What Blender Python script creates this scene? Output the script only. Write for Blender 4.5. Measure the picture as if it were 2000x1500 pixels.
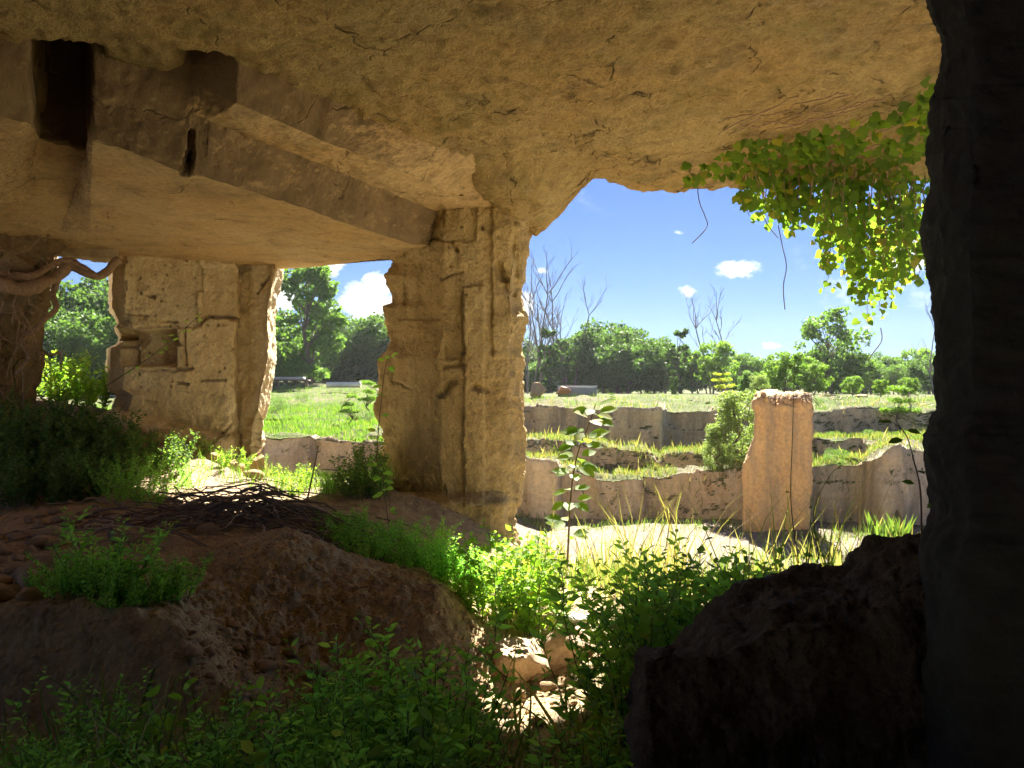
import bpy, math, random
import numpy as np
from mathutils import Vector, Matrix, Euler
from mathutils.bvhtree import BVHTree
R = math.radians
rng = np.random.default_rng(7)
random.seed(7)
for o in list(bpy.data.objects): bpy.data.objects.remove(o)
sc = bpy.context.scene
col = sc.collection

# ------------------------------------------------------------------ camera
cam_d = bpy.data.cameras.new('camera'); cam = bpy.data.objects.new('camera', cam_d); col.objects.link(cam)
cam_d.sensor_width = 36; cam_d.lens = 27.0; cam_d.clip_start = .05; cam_d.clip_end = 2000
cam.location = (0, 0, 0); cam.rotation_euler = (R(90), 0, 0)
sc.camera = cam
# ------------------------------------------------------------------ light
SUN_EL, SUN_AZ = 40.0, 12.0          # degrees above the horizon, degrees to the right of straight ahead
sd = Vector((math.sin(R(SUN_AZ))*math.cos(R(SUN_EL)), math.cos(R(SUN_AZ))*math.cos(R(SUN_EL)), math.sin(R(SUN_EL))))
sun_d = bpy.data.lights.new('sun', 'SUN'); sun = bpy.data.objects.new('sun', sun_d); col.objects.link(sun)
sun_d.energy = 5.0; sun_d.angle = R(.53); sun_d.color = (1, .93, .82)
sun.rotation_euler = sd.to_track_quat('Z', 'Y').to_euler()
w = bpy.data.worlds.new('World'); sc.world = w; w.use_nodes = True
nt = w.node_tree; N = nt.nodes; L = nt.links; N.clear()
out = N.new('ShaderNodeOutputWorld'); bg = N.new('ShaderNodeBackground'); sky = N.new('ShaderNodeTexSky')
sky.sky_type = 'NISHITA'; sky.sun_disc = False; sky.sun_elevation = R(SUN_EL); sky.sun_rotation = R(SUN_AZ)
sky.air_density = 1.0; sky.dust_density = .15; sky.ozone_density = 3.5; sky.altitude = 800
bg.inputs['Strength'].default_value = .13
tc = N.new('ShaderNodeTexCoord')
tint = N.new('ShaderNodeMix'); tint.data_type = 'RGBA'; tint.blend_type = 'MULTIPLY'; tint.inputs[0].default_value = 1
tint.inputs[7].default_value = (.072, .093, .140, 1)
L.new(sky.outputs[0], tint.inputs[6])
def vmath(op, a=None, b=None):
    n = N.new('ShaderNodeVectorMath'); n.operation = op
    for i, s in enumerate((a, b)):
        if s is None: continue
        if hasattr(s, 'is_output'): L.new(s, n.inputs[i])
        else: n.inputs[i].default_value = s
    return n
def fmath(op, a=None, b=None, clamp=False):
    n = N.new('ShaderNodeMath'); n.operation = op; n.use_clamp = clamp
    for i, s in enumerate((a, b)):
        if s is None: continue
        if hasattr(s, 'is_output'): L.new(s, n.inputs[i])
        else: n.inputs[i].default_value = s
    return n.outputs[0]
# clouds: puffs at given directions, broken up by noise, and a thin scatter of small ones all round the sky
dirv = vmath('NORMALIZE', tc.outputs['Generated']).outputs[0]
nz = N.new('ShaderNodeTexNoise'); nz.inputs['Scale'].default_value = 30; nz.inputs['Detail'].default_value = 9; nz.inputs['Roughness'].default_value = .62
sq = vmath('MULTIPLY', dirv, (1, 1, 1.7)).outputs[0]; L.new(sq, nz.inputs['Vector'])
nbig = N.new('ShaderNodeTexNoise'); nbig.inputs['Scale'].default_value = 3.1; nbig.inputs['Detail'].default_value = 3; L.new(sq, nbig.inputs['Vector'])
puffs = [(715,590,.050,.030,1.1),(640,610,.03,.02,.8),(560,570,.022,.035,1.1),(745,555,.03,.02,1.0),(1437,527,.034,.019,1.0),(1345,568,.017,.012,.65),(1780,495,.055,.03,1.05),
         (1030,590,.016,.02,.95),(1510,674,.018,.007,.65),(1325,454,.010,.005,.5),(1057,530,.012,.007,.5),(650,525,.022,.018,.85),(1700,640,.03,.008,.4)]
mask = None
for (u, v, rx, rz, k) in puffs:
    d = Vector(((u-1000)/1500, 1, (750-v)/1500)).normalized()
    df = vmath('SUBTRACT', dirv, tuple(d)).outputs[0]
    df = vmath('MULTIPLY', df, (1/rx, 1/rx, 1/rz)).outputs[0]
    ln = vmath('LENGTH', df).outputs['Value']
    m = fmath('SUBTRACT', 1.0, ln, True); m = fmath('MULTIPLY', m, k*1.3)
    mask = m if mask is None else fmath('MAXIMUM', mask, m)
nn = fmath('SUBTRACT', nz.outputs['Fac'], .5); nn = fmath('MULTIPLY', nn, 4.2)
c1 = fmath('ADD', fmath('MULTIPLY', mask, 1.7), nn); c1 = fmath('SUBTRACT', c1, .45); c1 = fmath('MULTIPLY', c1, 1.1, True)
c1 = fmath('MULTIPLY', c1, fmath('MULTIPLY', mask, 5.0, True), True)
wide = fmath('SUBTRACT', nbig.outputs['Fac'], .60); wide = fmath('MULTIPLY', wide, 5, True)
wide = fmath('MULTIPLY', wide, fmath('MULTIPLY', nn, 1.6, True), True)
cm = fmath('MAXIMUM', c1, wide, True)
mixc = N.new('ShaderNodeMix'); mixc.data_type = 'RGBA'; L.new(cm, mixc.inputs[0]); L.new(tint.outputs[2], mixc.inputs[6]); mixc.inputs[7].default_value = (2.0, 2.06, 2.12, 1)
L.new(mixc.outputs[2], bg.inputs['Color']); L.new(bg.outputs[0], out.inputs['Surface'])
# ------------------------------------------------------------------ picture settings
sc.view_settings.view_transform = 'Standard'; sc.view_settings.look = 'None'
sc.view_settings.exposure = 2.7; sc.view_settings.gamma = 1.0; sc.view_settings.use_curve_mapping = False
sc.render.engine = 'CYCLES'
cy = sc.cycles
cy.max_bounces = 10; cy.diffuse_bounces = 8; cy.glossy_bounces = 2; cy.transmission_bounces = 4; cy.transparent_max_bounces = 4
cy.use_denoising = True; cy.sample_clamp_indirect = 6

# ------------------------------------------------------------------ helpers
F = 1500.0
def P(u, v, D): return ((u-1000)/F*D, D, (750-v)/F*D)
def _h(ix, iy, iz):
    h = (ix.astype(np.int64)*374761393 + iy.astype(np.int64)*668265263 + iz.astype(np.int64)*2147483647) & 0xffffffff
    h = ((h ^ (h >> 13))*1274126177) & 0xffffffff
    h = (h ^ (h >> 16))
    h = (h*2246822519) & 0xffffffff; h = h ^ (h >> 15)
    return (h & 0xffff)/32767.5 - 1.0
def noise(p):
    f = np.floor(p); t = p - f; t = t*t*(3-2*t); f = f.astype(np.int64)
    x, y, z = f[:,0], f[:,1], f[:,2]; a, b, c = t[:,0], t[:,1], t[:,2]
    def lx(dy, dz): return _h(x, y+dy, z+dz)*(1-a) + _h(x+1, y+dy, z+dz)*a
    return (lx(0,0)*(1-b)+lx(1,0)*b)*(1-c) + (lx(0,1)*(1-b)+lx(1,1)*b)*c
def fbm(p, freq, octv=4, gain=.5, ofs=0.0):
    s = np.zeros(len(p)); a = 1.0; q = p*freq + ofs
    for i in range(octv):
        s += a*noise(q); a *= gain; q = q*2.03 + 17.1
    return s
def ridged(p, freq, octv=3, ofs=0.0):
    s = np.zeros(len(p)); a = 1.0; q = p*freq + ofs
    for i in range(octv):
        s += a*(1-np.abs(noise(q))*2); a *= .5; q = q*2.1 + 9.7
    return s
def sstep(a, b, x):
    t = np.clip((x-a)/(b-a), 0, 1); return t*t*(3-2*t)
def tag(o, label=None, cat=None, group=None, kind=None):
    if label: o['label'] = label
    if cat: o['category'] = cat
    if group: o['group'] = group
    if kind: o['kind'] = kind
    return o
def mesh_np(name, V, Fc, mats, smooth=True, midx=None):
    """V (n,3); Fc: list of arrays of equal-length faces"""
    me = bpy.data.meshes.new(name)
    Fc = [np.asarray(f, dtype=np.int32) for f in (Fc if isinstance(Fc, list) else [Fc]) if len(f)]
    me.vertices.add(len(V)); me.vertices.foreach_set('co', np.asarray(V, dtype=np.float32).ravel())
    li = np.concatenate([f.ravel() for f in Fc]); cnt = np.concatenate([np.full(len(f), f.shape[1], dtype=np.int32) for f in Fc])
    st = np.concatenate([[0], np.cumsum(cnt)[:-1]]).astype(np.int32)
    me.loops.add(len(li)); me.loops.foreach_set('vertex_index', li)
    me.polygons.add(len(cnt)); me.polygons.foreach_set('loop_start', st); me.polygons.foreach_set('loop_total', cnt)
    if smooth: me.polygons.foreach_set('use_smooth', np.ones(len(cnt), dtype=bool))
    for m in (mats if isinstance(mats, (list, tuple)) else [mats]): me.materials.append(m)
    if midx is not None: me.polygons.foreach_set('material_index', midx)
    me.update(calc_edges=True); me.validate()
    return me
def link(name, me, parent=None, loc=None, rot=None, scale=None):
    o = bpy.data.objects.new(name, me); col.objects.link(o)
    if parent: o.parent = parent
    if loc is not None: o.location = loc
    if rot is not None: o.rotation_euler = rot
    if scale is not None: o.scale = (scale,)*3 if isinstance(scale, (int, float)) else scale
    return o
def empty(name, loc=(0,0,0), rz=0, s=1):
    o = bpy.data.objects.new(name, None); col.objects.link(o); o.location = loc; o.rotation_euler = (0,0,rz); o.scale = (s,s,s)
    o.empty_display_size = .1
    return o
def grid_faces(nr, nc, flip=False):
    i = np.arange(nr-1)[:,None]*nc + np.arange(nc-1)[None,:]
    f = np.stack([i, i+1, i+nc+1, i+nc], -1).reshape(-1,4)
    return f[:, ::-1] if flip else f
def grid_normals(G):
    du = np.gradient(G, axis=1); dv = np.gradient(G, axis=0)
    n = np.cross(du, dv); l = np.linalg.norm(n, axis=2, keepdims=True)+1e-9
    return n/l
def interp_keys(K, subs, smooth=False):
    """K (k, ...) -> subdivided along axis 0"""
    K = np.asarray(K, dtype=float); outl = []
    k = len(K)
    for i in range(k-1):
        n = subs[i] if hasattr(subs, '__len__') else subs
        t = np.arange(n)/n
        t = t.reshape((-1,)+(1,)*(K.ndim-1))
        if smooth:
            p0 = K[max(i-1,0)]; p1 = K[i]; p2 = K[i+1]; p3 = K[min(i+2,k-1)]
            outl.append(.5*((2*p1)+(-p0+p2)*t+(2*p0-5*p1+4*p2-p3)*t*t+(-p0+3*p1-3*p2+p3)*t**3))
        else: outl.append(K[i]*(1-t)+K[i+1]*t)
    outl.append(K[-1:])
    return np.concatenate(outl, 0)
def loft(name, keys, subR, subC, mat, disp=None, post=None, smoothR=False, smoothC=False, flip=False, blur=0):
    G = interp_keys(keys, subR, smoothR)                       # rows
    G = np.swapaxes(interp_keys(np.swapaxes(G,0,1), subC, smoothC), 0, 1)
    for _ in range(blur):
        H = G.copy(); H[1:-1] = (G[:-2]+2*G[1:-1]+G[2:])/4; G = H.copy()
        H[:,1:-1] = (G[:,:-2]+2*G[:,1:-1]+G[:,2:])/4; G = H
    if disp:
        n = grid_normals(G)
        if flip: n = -n
        p = G.reshape(-1,3); d = disp(p)
        G = G + n*d.reshape(G.shape[0], G.shape[1], 1)
    if post: G = post(G.reshape(-1,3)).reshape(G.shape)
    V = G.reshape(-1,3); f = grid_faces(G.shape[0], G.shape[1], flip)
    return mesh_np(name, V, f, mat), V, f
def grooves(p, segs):
    """segs: (p0, p1, width, depth) -> amount pushed in, p is world"""
    s = np.zeros(len(p))
    for a, b, wd, dp in segs:
        a = np.array(a); b = np.array(b); ab = b-a; t = np.clip(((p-a)@ab)/(ab@ab+1e-9), 0, 1)
        d = np.linalg.norm(p-(a+t[:,None]*ab), axis=1)
        s = np.maximum(s, dp*(1-sstep(wd*.45, wd, d)))
    return s
def px(p):
    y = np.maximum(p[:,1], .1); return 1000+F*p[:,0]/y, 750-F*p[:,2]/y
def useg(u, v, a, b, wd):     # distance mask to a segment in face coordinates
    a = np.array(a, float); b = np.array(b, float); q = np.stack([u,v],1); ab = b-a
    t = np.clip(((q-a)@ab)/(ab@ab+1e-9), 0, 1); d = np.linalg.norm(q-(a+t[:,None]*ab), axis=1)
    return 1-sstep(wd*.5, wd, d)
def usegv(u, v, a, b, wd):
    a = np.array(a, float); b = np.array(b, float); q = np.stack([u,v],1); ab = b-a
    t = np.clip(((q-a)@ab)/(ab@ab+1e-9), 0, 1); d = np.linalg.norm(q-(a+t[:,None]*ab), axis=1)
    return np.clip(1-d/wd, 0, 1)**1.3
def box_m(u, v, u0, v0, u1, v1, s=3):
    return sstep(u0-s, u0+s, u)*(1-sstep(u1-s, u1+s, u))*sstep(v0-s, v0+s, v)*(1-sstep(v1-s, v1+s, v))

# ------------------------------------------------------------------ materials
def newmat(name):
    m = bpy.data.materials.new(name); m.use_nodes = True; t = m.node_tree; t.nodes.clear()
    return m, t, t.nodes, t.links
def nd(t, typ, **kw):
    n = t.nodes.new(typ)
    for k, v in kw.items():
        if k in n.inputs: n.inputs[k].default_value = v
        else: setattr(n, k, v)
    return n
def ramp(t, fac, stops):
    r = t.nodes.new('ShaderNodeValToRGB'); e = r.color_ramp.elements
    while len(e) < len(stops): e.new(.5)
    for el, (p, c) in zip(e, stops):
        el.position = p; el.color = (c[0], c[1], c[2], 1) if hasattr(c, '__len__') else (c, c, c, 1)
    t.links.new(fac, r.inputs[0]); return r.outputs[0]
def mixc_(t, fac, a, b, mode='MIX'):
    n = t.nodes.new('ShaderNodeMix'); n.data_type = 'RGBA'; n.blend_type = mode
    for s, i in ((fac,0),(a,6),(b,7)):
        if hasattr(s, 'is_output'): t.links.new(s, n.inputs[i])
        elif i == 0: n.inputs[0].default_value = s
        else: n.inputs[i].default_value = (*s, 1)
    return n.outputs[2]
def tmath(t, op, a, b=None, clamp=False):
    n = t.nodes.new('ShaderNodeMath'); n.operation = op; n.use_clamp = clamp
    for i, s in enumerate((a, b)):
        if s is None: continue
        if hasattr(s, 'is_output'): t.links.new(s, n.inputs[i])
        else: n.inputs[i].default_value = s
    return n.outputs[0]
def tnoise(t, vec, scale, detail=6, rough=.55, dist=0, stretch=None):
    if stretch:
        mp = t.nodes.new('ShaderNodeMapping'); mp.inputs['Scale'].default_value = stretch; t.links.new(vec, mp.inputs[0]); vec = mp.outputs[0]
    n = t.nodes.new('ShaderNodeTexNoise'); n.inputs['Scale'].default_value = scale; n.inputs['Detail'].default_value = detail
    n.inputs['Roughness'].default_value = rough; n.inputs['Distortion'].default_value = dist
    t.links.new(vec, n.inputs['Vector']); return n.outputs['Fac']
def rock_mat(name, base, ochre, dark, moss=None, bump=.5, fine=22, streak=None, dstr=.6, stretch=(1,1,1), pits=.5, moss_amt=.5, streak_dir=(1,1,.12), bdist=.05, scale=1.0, chisel=0, face=None, cracks=0):
    m, t, n, l = newmat(name)
    o = nd(t, 'ShaderNodeOutputMaterial'); b = nd(t, 'ShaderNodeBsdfPrincipled'); b.inputs['Roughness'].default_value = .95
    b.inputs['Specular IOR Level'].default_value = .15
    tcn = nd(t, 'ShaderNodeTexCoord'); vec = tcn.outputs['Object']
    big = tnoise(t, vec, .55*scale, 5, .6, .4); med = tnoise(t, vec, 2.4*scale, 6, .6, .3); fin = tnoise(t, vec, fine, 5, .65, 0, stretch)
    c = mixc_(t, ramp(t, big, [(.38, 0), (.62, 1)]), base, ochre)
    c = mixc_(t, tmath(t, 'MULTIPLY', ramp(t, med, [(.5, 0), (.72, 1)]), dstr), c, dark)
    g = ramp(t, fin, [(.3, .62), (.55, 1.0), (.8, 1.22)])
    c = mixc_(t, .75, c, g, 'MULTIPLY')
    if streak:
        sn = tnoise(t, vec, 3.2, 6, .6, .2, streak_dir)
        c = mixc_(t, tmath(t, 'MULTIPLY', ramp(t, sn, [(.48, 0), (.66, 1)]), .65), c, streak)
    if moss:
        mn = tnoise(t, vec, 1.1, 7, .65, .5)
        c = mixc_(t, tmath(t, 'MULTIPLY', ramp(t, mn, [(.5, 0), (.68, 1)]), moss_amt), c, moss)
    ckm = None
    if cracks:
        wv = nd(t, 'ShaderNodeTexNoise'); wv.inputs['Scale'].default_value = 1.3; wv.inputs['Detail'].default_value = 6; l.new(vec, wv.inputs['Vector'])
        wa = t.nodes.new('ShaderNodeVectorMath'); wa.operation = 'ADD'; l.new(vec, wa.inputs[0]); l.new(wv.outputs['Color'], wa.inputs[1])
        cv = nd(t, 'ShaderNodeTexVoronoi', feature='DISTANCE_TO_EDGE'); cv.inputs['Scale'].default_value = .55; l.new(wa.outputs[0], cv.inputs['Vector'])
        ckm = tmath(t, 'MULTIPLY', ramp(t, cv.outputs['Distance'], [(0,1),(.012,0)]), ramp(t, med, [(.45,0),(.6,1)]))
        c = mixc_(t, tmath(t, 'MULTIPLY', ckm, cracks), c, tuple(x*.4 for x in dark))
        soot = ramp(t, tnoise(t, vec, .9, 8, .7, .8), [(.52,0),(.72,1)]); c = mixc_(t, tmath(t, 'MULTIPLY', soot, .5), c, (.20,.165,.11))
        pale = ramp(t, tnoise(t, vec, 1.7, 8, .75, .2, (1,1.3,1)), [(.60,0),(.70,1)]); c = mixc_(t, tmath(t, 'MULTIPLY', pale, .45), c, (.66,.56,.38))
    if face:      # upright faces coloured darker by slope, painting in their shade; undersides keep the stone colour
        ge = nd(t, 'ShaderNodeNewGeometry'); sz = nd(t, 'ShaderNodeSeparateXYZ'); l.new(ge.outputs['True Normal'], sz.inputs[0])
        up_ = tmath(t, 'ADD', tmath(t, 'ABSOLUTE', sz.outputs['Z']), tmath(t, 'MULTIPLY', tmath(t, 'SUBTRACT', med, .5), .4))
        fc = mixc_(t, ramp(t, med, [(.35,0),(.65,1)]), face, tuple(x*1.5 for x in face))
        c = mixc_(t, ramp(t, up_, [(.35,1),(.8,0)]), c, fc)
    vo = nd(t, 'ShaderNodeTexVoronoi'); vo.inputs['Scale'].default_value = 9; vo.inputs['Randomness'].default_value = 1
    l.new(vec, vo.inputs['Vector'])
    pit = ramp(t, vo.outputs['Distance'], [(.0, 0), (.16, 1)])
    gate = ramp(t, tnoise(t, vec, 2.0, 3), [(.5, 0), (.62, 1)])
    pitm = tmath(t, 'MULTIPLY', tmath(t, 'SUBTRACT', 1.0, pit), gate)
    c = mixc_(t, tmath(t, 'MULTIPLY', pitm, pits), c, tuple(x*.35 for x in dark))
    l.new(c, b.inputs['Base Color'])
    mid = tnoise(t, vec, fine*.33, 7, .7, .3, stretch)
    if chisel:
        mp = t.nodes.new('ShaderNodeMapping'); mp.inputs['Rotation'].default_value = (0, R(24), 0); l.new(vec, mp.inputs[0])
        ch = tnoise(t, mp.outputs[0], 26, 4, .6, .1, (1,1,.16)); mid = tmath(t, 'ADD', mid, tmath(t, 'MULTIPLY', ch, chisel))
    hsum = tmath(t, 'ADD', tmath(t, 'MULTIPLY', fin, .5), mid); hsum = tmath(t, 'SUBTRACT', hsum, tmath(t, 'MULTIPLY', pitm, pits*.8))
    if ckm: hsum = tmath(t, 'SUBTRACT', hsum, ckm)
    bp = nd(t, 'ShaderNodeBump'); bp.inputs['Strength'].default_value = bump; bp.inputs['Distance'].default_value = bdist
    l.new(hsum, bp.inputs['Height']); l.new(bp.outputs[0], b.inputs['Normal']); l.new(b.outputs[0], o.inputs['Surface'])
    return m
M = {}
M['ceiling'] = rock_mat('ochre_limestone_ceiling', (.53,.40,.19), (.52,.355,.15), (.25,.18,.10), moss=(.22,.21,.08), bump=1.0, fine=26, pits=.6, dstr=.75, moss_amt=.5, cracks=.5, bdist=.10)
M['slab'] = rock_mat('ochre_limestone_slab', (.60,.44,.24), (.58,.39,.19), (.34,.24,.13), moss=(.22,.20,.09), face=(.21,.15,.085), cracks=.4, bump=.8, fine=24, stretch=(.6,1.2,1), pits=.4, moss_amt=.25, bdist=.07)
M['pillar'] = rock_mat('ochre_limestone_pillar', (.72,.55,.28), (.67,.48,.22), (.34,.26,.14), moss=(.22,.20,.08), bump=1.0, bdist=.09, chisel=.7, fine=30, pits=.6, streak=(.42,.30,.13), streak_dir=(1.3,1.3,.35), dstr=.4, moss_amt=.25)
M['wall'] = rock_mat('pale_limestone_wall', (.80,.69,.47), (.74,.59,.36), (.42,.32,.18), bump=.9, chisel=.3, fine=26, pits=.9, streak=(.50,.40,.23), streak_dir=(1.2,1.2,.3), dstr=.4)
M['darkrock'] = rock_mat('brown_limestone', (.32,.235,.14), (.27,.19,.11), (.12,.085,.05), moss=(.10,.11,.04), bump=.8, fine=20, pits=.3, moss_amt=.4)
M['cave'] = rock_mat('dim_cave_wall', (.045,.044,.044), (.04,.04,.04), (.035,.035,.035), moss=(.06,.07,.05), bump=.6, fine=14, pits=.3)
M['stele'] = rock_mat('orange_limestone_stele', (.70,.46,.23), (.66,.40,.18), (.50,.32,.17), bump=.5, fine=12, pits=.2, streak=(.36,.27,.18), streak_dir=(1.1,1.1,.10), dstr=.45, moss=(.42,.33,.22), moss_amt=.5)
M['boulder'] = rock_mat('tan_boulder', (.52,.37,.22), (.50,.32,.16), (.34,.22,.12), bump=.7, fine=28, pits=.3)

def soil_mat():
    m, t, n, l = newmat('quarry_soil')
    o = nd(t, 'ShaderNodeOutputMaterial'); b = nd(t, 'ShaderNodeBsdfPrincipled'); b.inputs['Roughness'].default_value = .97; b.inputs['Specular IOR Level'].default_value = .1
    vec = nd(t, 'ShaderNodeTexCoord').outputs['Object']
    big = tnoise(t, vec, .8, 6, .6, .4); med = tnoise(t, vec, 4, 7, .65); fin = tnoise(t, vec, 34, 5, .7)
    soil = mixc_(t, ramp(t, big, [(.35,0),(.65,1)]), (.48,.36,.19), (.53,.42,.235))
    soil = mixc_(t, ramp(t, med, [(.45,0),(.7,1)]), soil, (.30,.215,.135))
    # towards the open ground the floor is pale sand and gravel
    sx = nd(t, 'ShaderNodeSeparateXYZ'); l.new(vec, sx.inputs[0])
    far = tmath(t, 'ADD', sx.outputs['Y'], tmath(t, 'MULTIPLY', med, 3.0)); far = tmath(t, 'ADD', far, tmath(t, 'MULTIPLY', tmath(t, 'MAXIMUM', tmath(t, 'MAXIMUM', tmath(t, 'SUBTRACT', sx.outputs['X'], 3.6), tmath(t, 'SUBTRACT', -9.5, sx.outputs['X'])), 0.0), 4.0)); farm = ramp(t, tmath(t, 'DIVIDE', far, 40.0), [(.29,0),(.42,1)])
    sand = mixc_(t, ramp(t, med, [(.4,0),(.65,1)]), (.26,.22,.17), (.21,.175,.13))
    grassy = mixc_(t, ramp(t, fin, [(.35,0),(.6,1)]), (.13,.19,.04), (.26,.28,.08))
    sand = mixc_(t, ramp(t, tnoise(t, vec, .5, 6, .65), [(.56,0),(.64,1)]), sand, grassy)
    # pale broken limestone lies on the left of the cave floor
    lf = tmath(t, 'ADD', sx.outputs['X'], tmath(t, 'MULTIPLY', big, 2.0)); lfm = ramp(t, tmath(t, 'DIVIDE', tmath(t,'ADD',lf,10.0), 10.0), [(.62,1),(.80,0)])
    dl = ramp(t, tmath(t, 'DIVIDE', sx.outputs['Y'], 20.0), [(.30,0),(.42,1)])
    soil = mixc_(t, tmath(t, 'MULTIPLY', tmath(t,'MULTIPLY',lfm,dl), .8), soil, (.50,.36,.22))
    c = mixc_(t, farm, soil, sand)
    c = mixc_(t, .7, c, ramp(t, fin, [(.3,.65),(.55,1.0),(.8,1.25)]), 'MULTIPLY')
    l.new(c, b.inputs['Base Color'])
    bp = nd(t, 'ShaderNodeBump'); bp.inputs['Strength'].default_value = .9; bp.inputs['Distance'].default_value = .05
    vo = nd(t, 'ShaderNodeTexVoronoi'); vo.inputs['Scale'].default_value = 14; l.new(vec, vo.inputs['Vector'])
    hh = tmath(t, 'SUBTRACT', tmath(t, 'ADD', med, tmath(t,'MULTIPLY',fin,.6)), tmath(t,'MULTIPLY',vo.outputs['Distance'],.7))
    l.new(hh, bp.inputs['Height']); l.new(bp.outputs[0], b.inputs['Normal']); l.new(b.outputs[0], o.inputs['Surface'])
    return m
M['soil'] = soil_mat()
def terrace_mat():
    m, t, n, l = newmat('terrace_ground')
    o = nd(t, 'ShaderNodeOutputMaterial'); b = nd(t, 'ShaderNodeBsdfPrincipled'); b.inputs['Roughness'].default_value = .97; b.inputs['Specular IOR Level'].default_value = .1
    vec = nd(t, 'ShaderNodeTexCoord').outputs['Object']
    geo = nd(t, 'ShaderNodeNewGeometry'); sx = nd(t, 'ShaderNodeSeparateXYZ'); l.new(geo.outputs['True Normal'], sx.inputs[0])
    big = tnoise(t, vec, .25, 6, .6, .6); med = tnoise(t, vec, 1.4, 7, .65, .4); fin = tnoise(t, vec, 9, 6, .7)
    st = tnoise(t, vec, 1.5, 6, .6, .2, (1.2,1.2,.12)); hz_ = tnoise(t, vec, 1.6, 5, .6, .1, (.3,.3,3))
    rk = mixc_(t, ramp(t, big, [(.4,0),(.6,1)]), (.68,.58,.44), (.74,.58,.38))
    rk = mixc_(t, tmath(t,'MULTIPLY',ramp(t, st, [(.46,0),(.62,1)]),.8), rk, (.40,.32,.23))
    rk = mixc_(t, tmath(t,'MULTIPLY',ramp(t, hz_, [(.5,0),(.7,1)]),.5), rk, (.50,.36,.21))
    gr = mixc_(t, ramp(t, med, [(.4,0),(.6,1)]), (.065,.10,.025), (.115,.14,.04))
    gr = mixc_(t, tmath(t,'MULTIPLY',ramp(t, big, [(.45,0),(.60,1)]),.85), gr, (.17,.15,.09))
    gr = mixc_(t, .6, gr, ramp(t, fin, [(.3,.55),(.55,1.0),(.8,1.3)]), 'MULTIPLY')
    rk = mixc_(t, .6, rk, ramp(t, fin, [(.3,.6),(.55,1.0),(.8,1.2)]), 'MULTIPLY')
    zz = tmath(t, 'ADD', sx.outputs['Z'], tmath(t,'MULTIPLY',tmath(t,'SUBTRACT',fin,.5),.6))
    c = mixc_(t, ramp(t, zz, [(.5,0),(.68,1)]), rk, gr)
    l.new(c, b.inputs['Base Color'])
    bp = nd(t, 'ShaderNodeBump'); bp.inputs['Strength'].default_value = .8; bp.inputs['Distance'].default_value = .15
    l.new(tmath(t,'ADD',med,fin), bp.inputs['Height']); l.new(bp.outputs[0], b.inputs['Normal']); l.new(b.outputs[0], o.inputs['Surface'])
    return m
M['terrace'] = terrace_mat()
def leaf_mat(name, c1, c2, c3=None, trans=.45, rough=.6, tcol=None, spec=.14):
    m, t, n, l = newmat(name)
    o = nd(t, 'ShaderNodeOutputMaterial'); b = nd(t, 'ShaderNodeBsdfPrincipled'); b.inputs['Roughness'].default_value = rough; b.inputs['Specular IOR Level'].default_value = spec
    geo = nd(t, 'ShaderNodeNewGeometry'); oi = nd(t, 'ShaderNodeObjectInfo')
    rnd = tmath(t, 'FRACT', tmath(t, 'ADD', geo.outputs['Random Per Island'], oi.outputs['Random']))
    st = [(0, c1), (.86, c2)]
    if c3: st.append((.95, c3))
    c = ramp(t, rnd, st)
    l.new(c, b.inputs['Base Color'])
    tr = nd(t, 'ShaderNodeBsdfTranslucent')
    tcn = mixc_(t, 1.0, c, tcol or (1.9, 2.0, .8), 'MULTIPLY'); l.new(tcn, tr.inputs[0])
    mx = nd(t, 'ShaderNodeMixShader'); mx.inputs[0].default_value = trans
    l.new(b.outputs[0], mx.inputs[1]); l.new(tr.outputs[0], mx.inputs[2]); l.new(mx.outputs[0], o.inputs['Surface'])
    return m
M['weed'] = leaf_mat('weed_leaf', (.17,.36,.08), (.25,.47,.12), (.34,.48,.13), trans=.55)
M['weed2'] = leaf_mat('weed_leaf_yellow', (.16,.30,.045), (.24,.38,.07), (.36,.40,.09))
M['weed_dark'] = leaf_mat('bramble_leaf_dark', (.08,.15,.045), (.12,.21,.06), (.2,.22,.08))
M['ivy'] = leaf_mat('ivy_leaf', (.075,.14,.025), (.14,.215,.04), (.24,.22,.05), trans=.5)
M['tree_a'] = leaf_mat('tree_leaf_dark', (.055,.115,.035), (.09,.16,.05), trans=.35)
M['tree_b'] = leaf_mat('tree_leaf_mid', (.075,.145,.04), (.12,.21,.055), trans=.4)
M['tree_c'] = leaf_mat('tree_leaf_light', (.10,.19,.03), (.16,.26,.05), trans=.4)
M['tree_y'] = leaf_mat('tree_leaf_yellow', (.26,.32,.03), (.36,.40,.05), trans=.4)
M['willow'] = leaf_mat('willow_leaf', (.14,.20,.08), (.22,.29,.12), trans=.35)
M['grass'] = leaf_mat('grass_blade', (.07,.13,.03), (.12,.18,.045), (.28,.25,.12), trans=.4)
M['meadow'] = leaf_mat('meadow_blade', (.07,.15,.03), (.12,.21,.04), (.22,.24,.07), trans=.4)
M['grass_dry'] = leaf_mat('dry_grass_blade', (.20,.18,.08), (.28,.25,.13), (.11,.15,.04), trans=.35)
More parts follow.
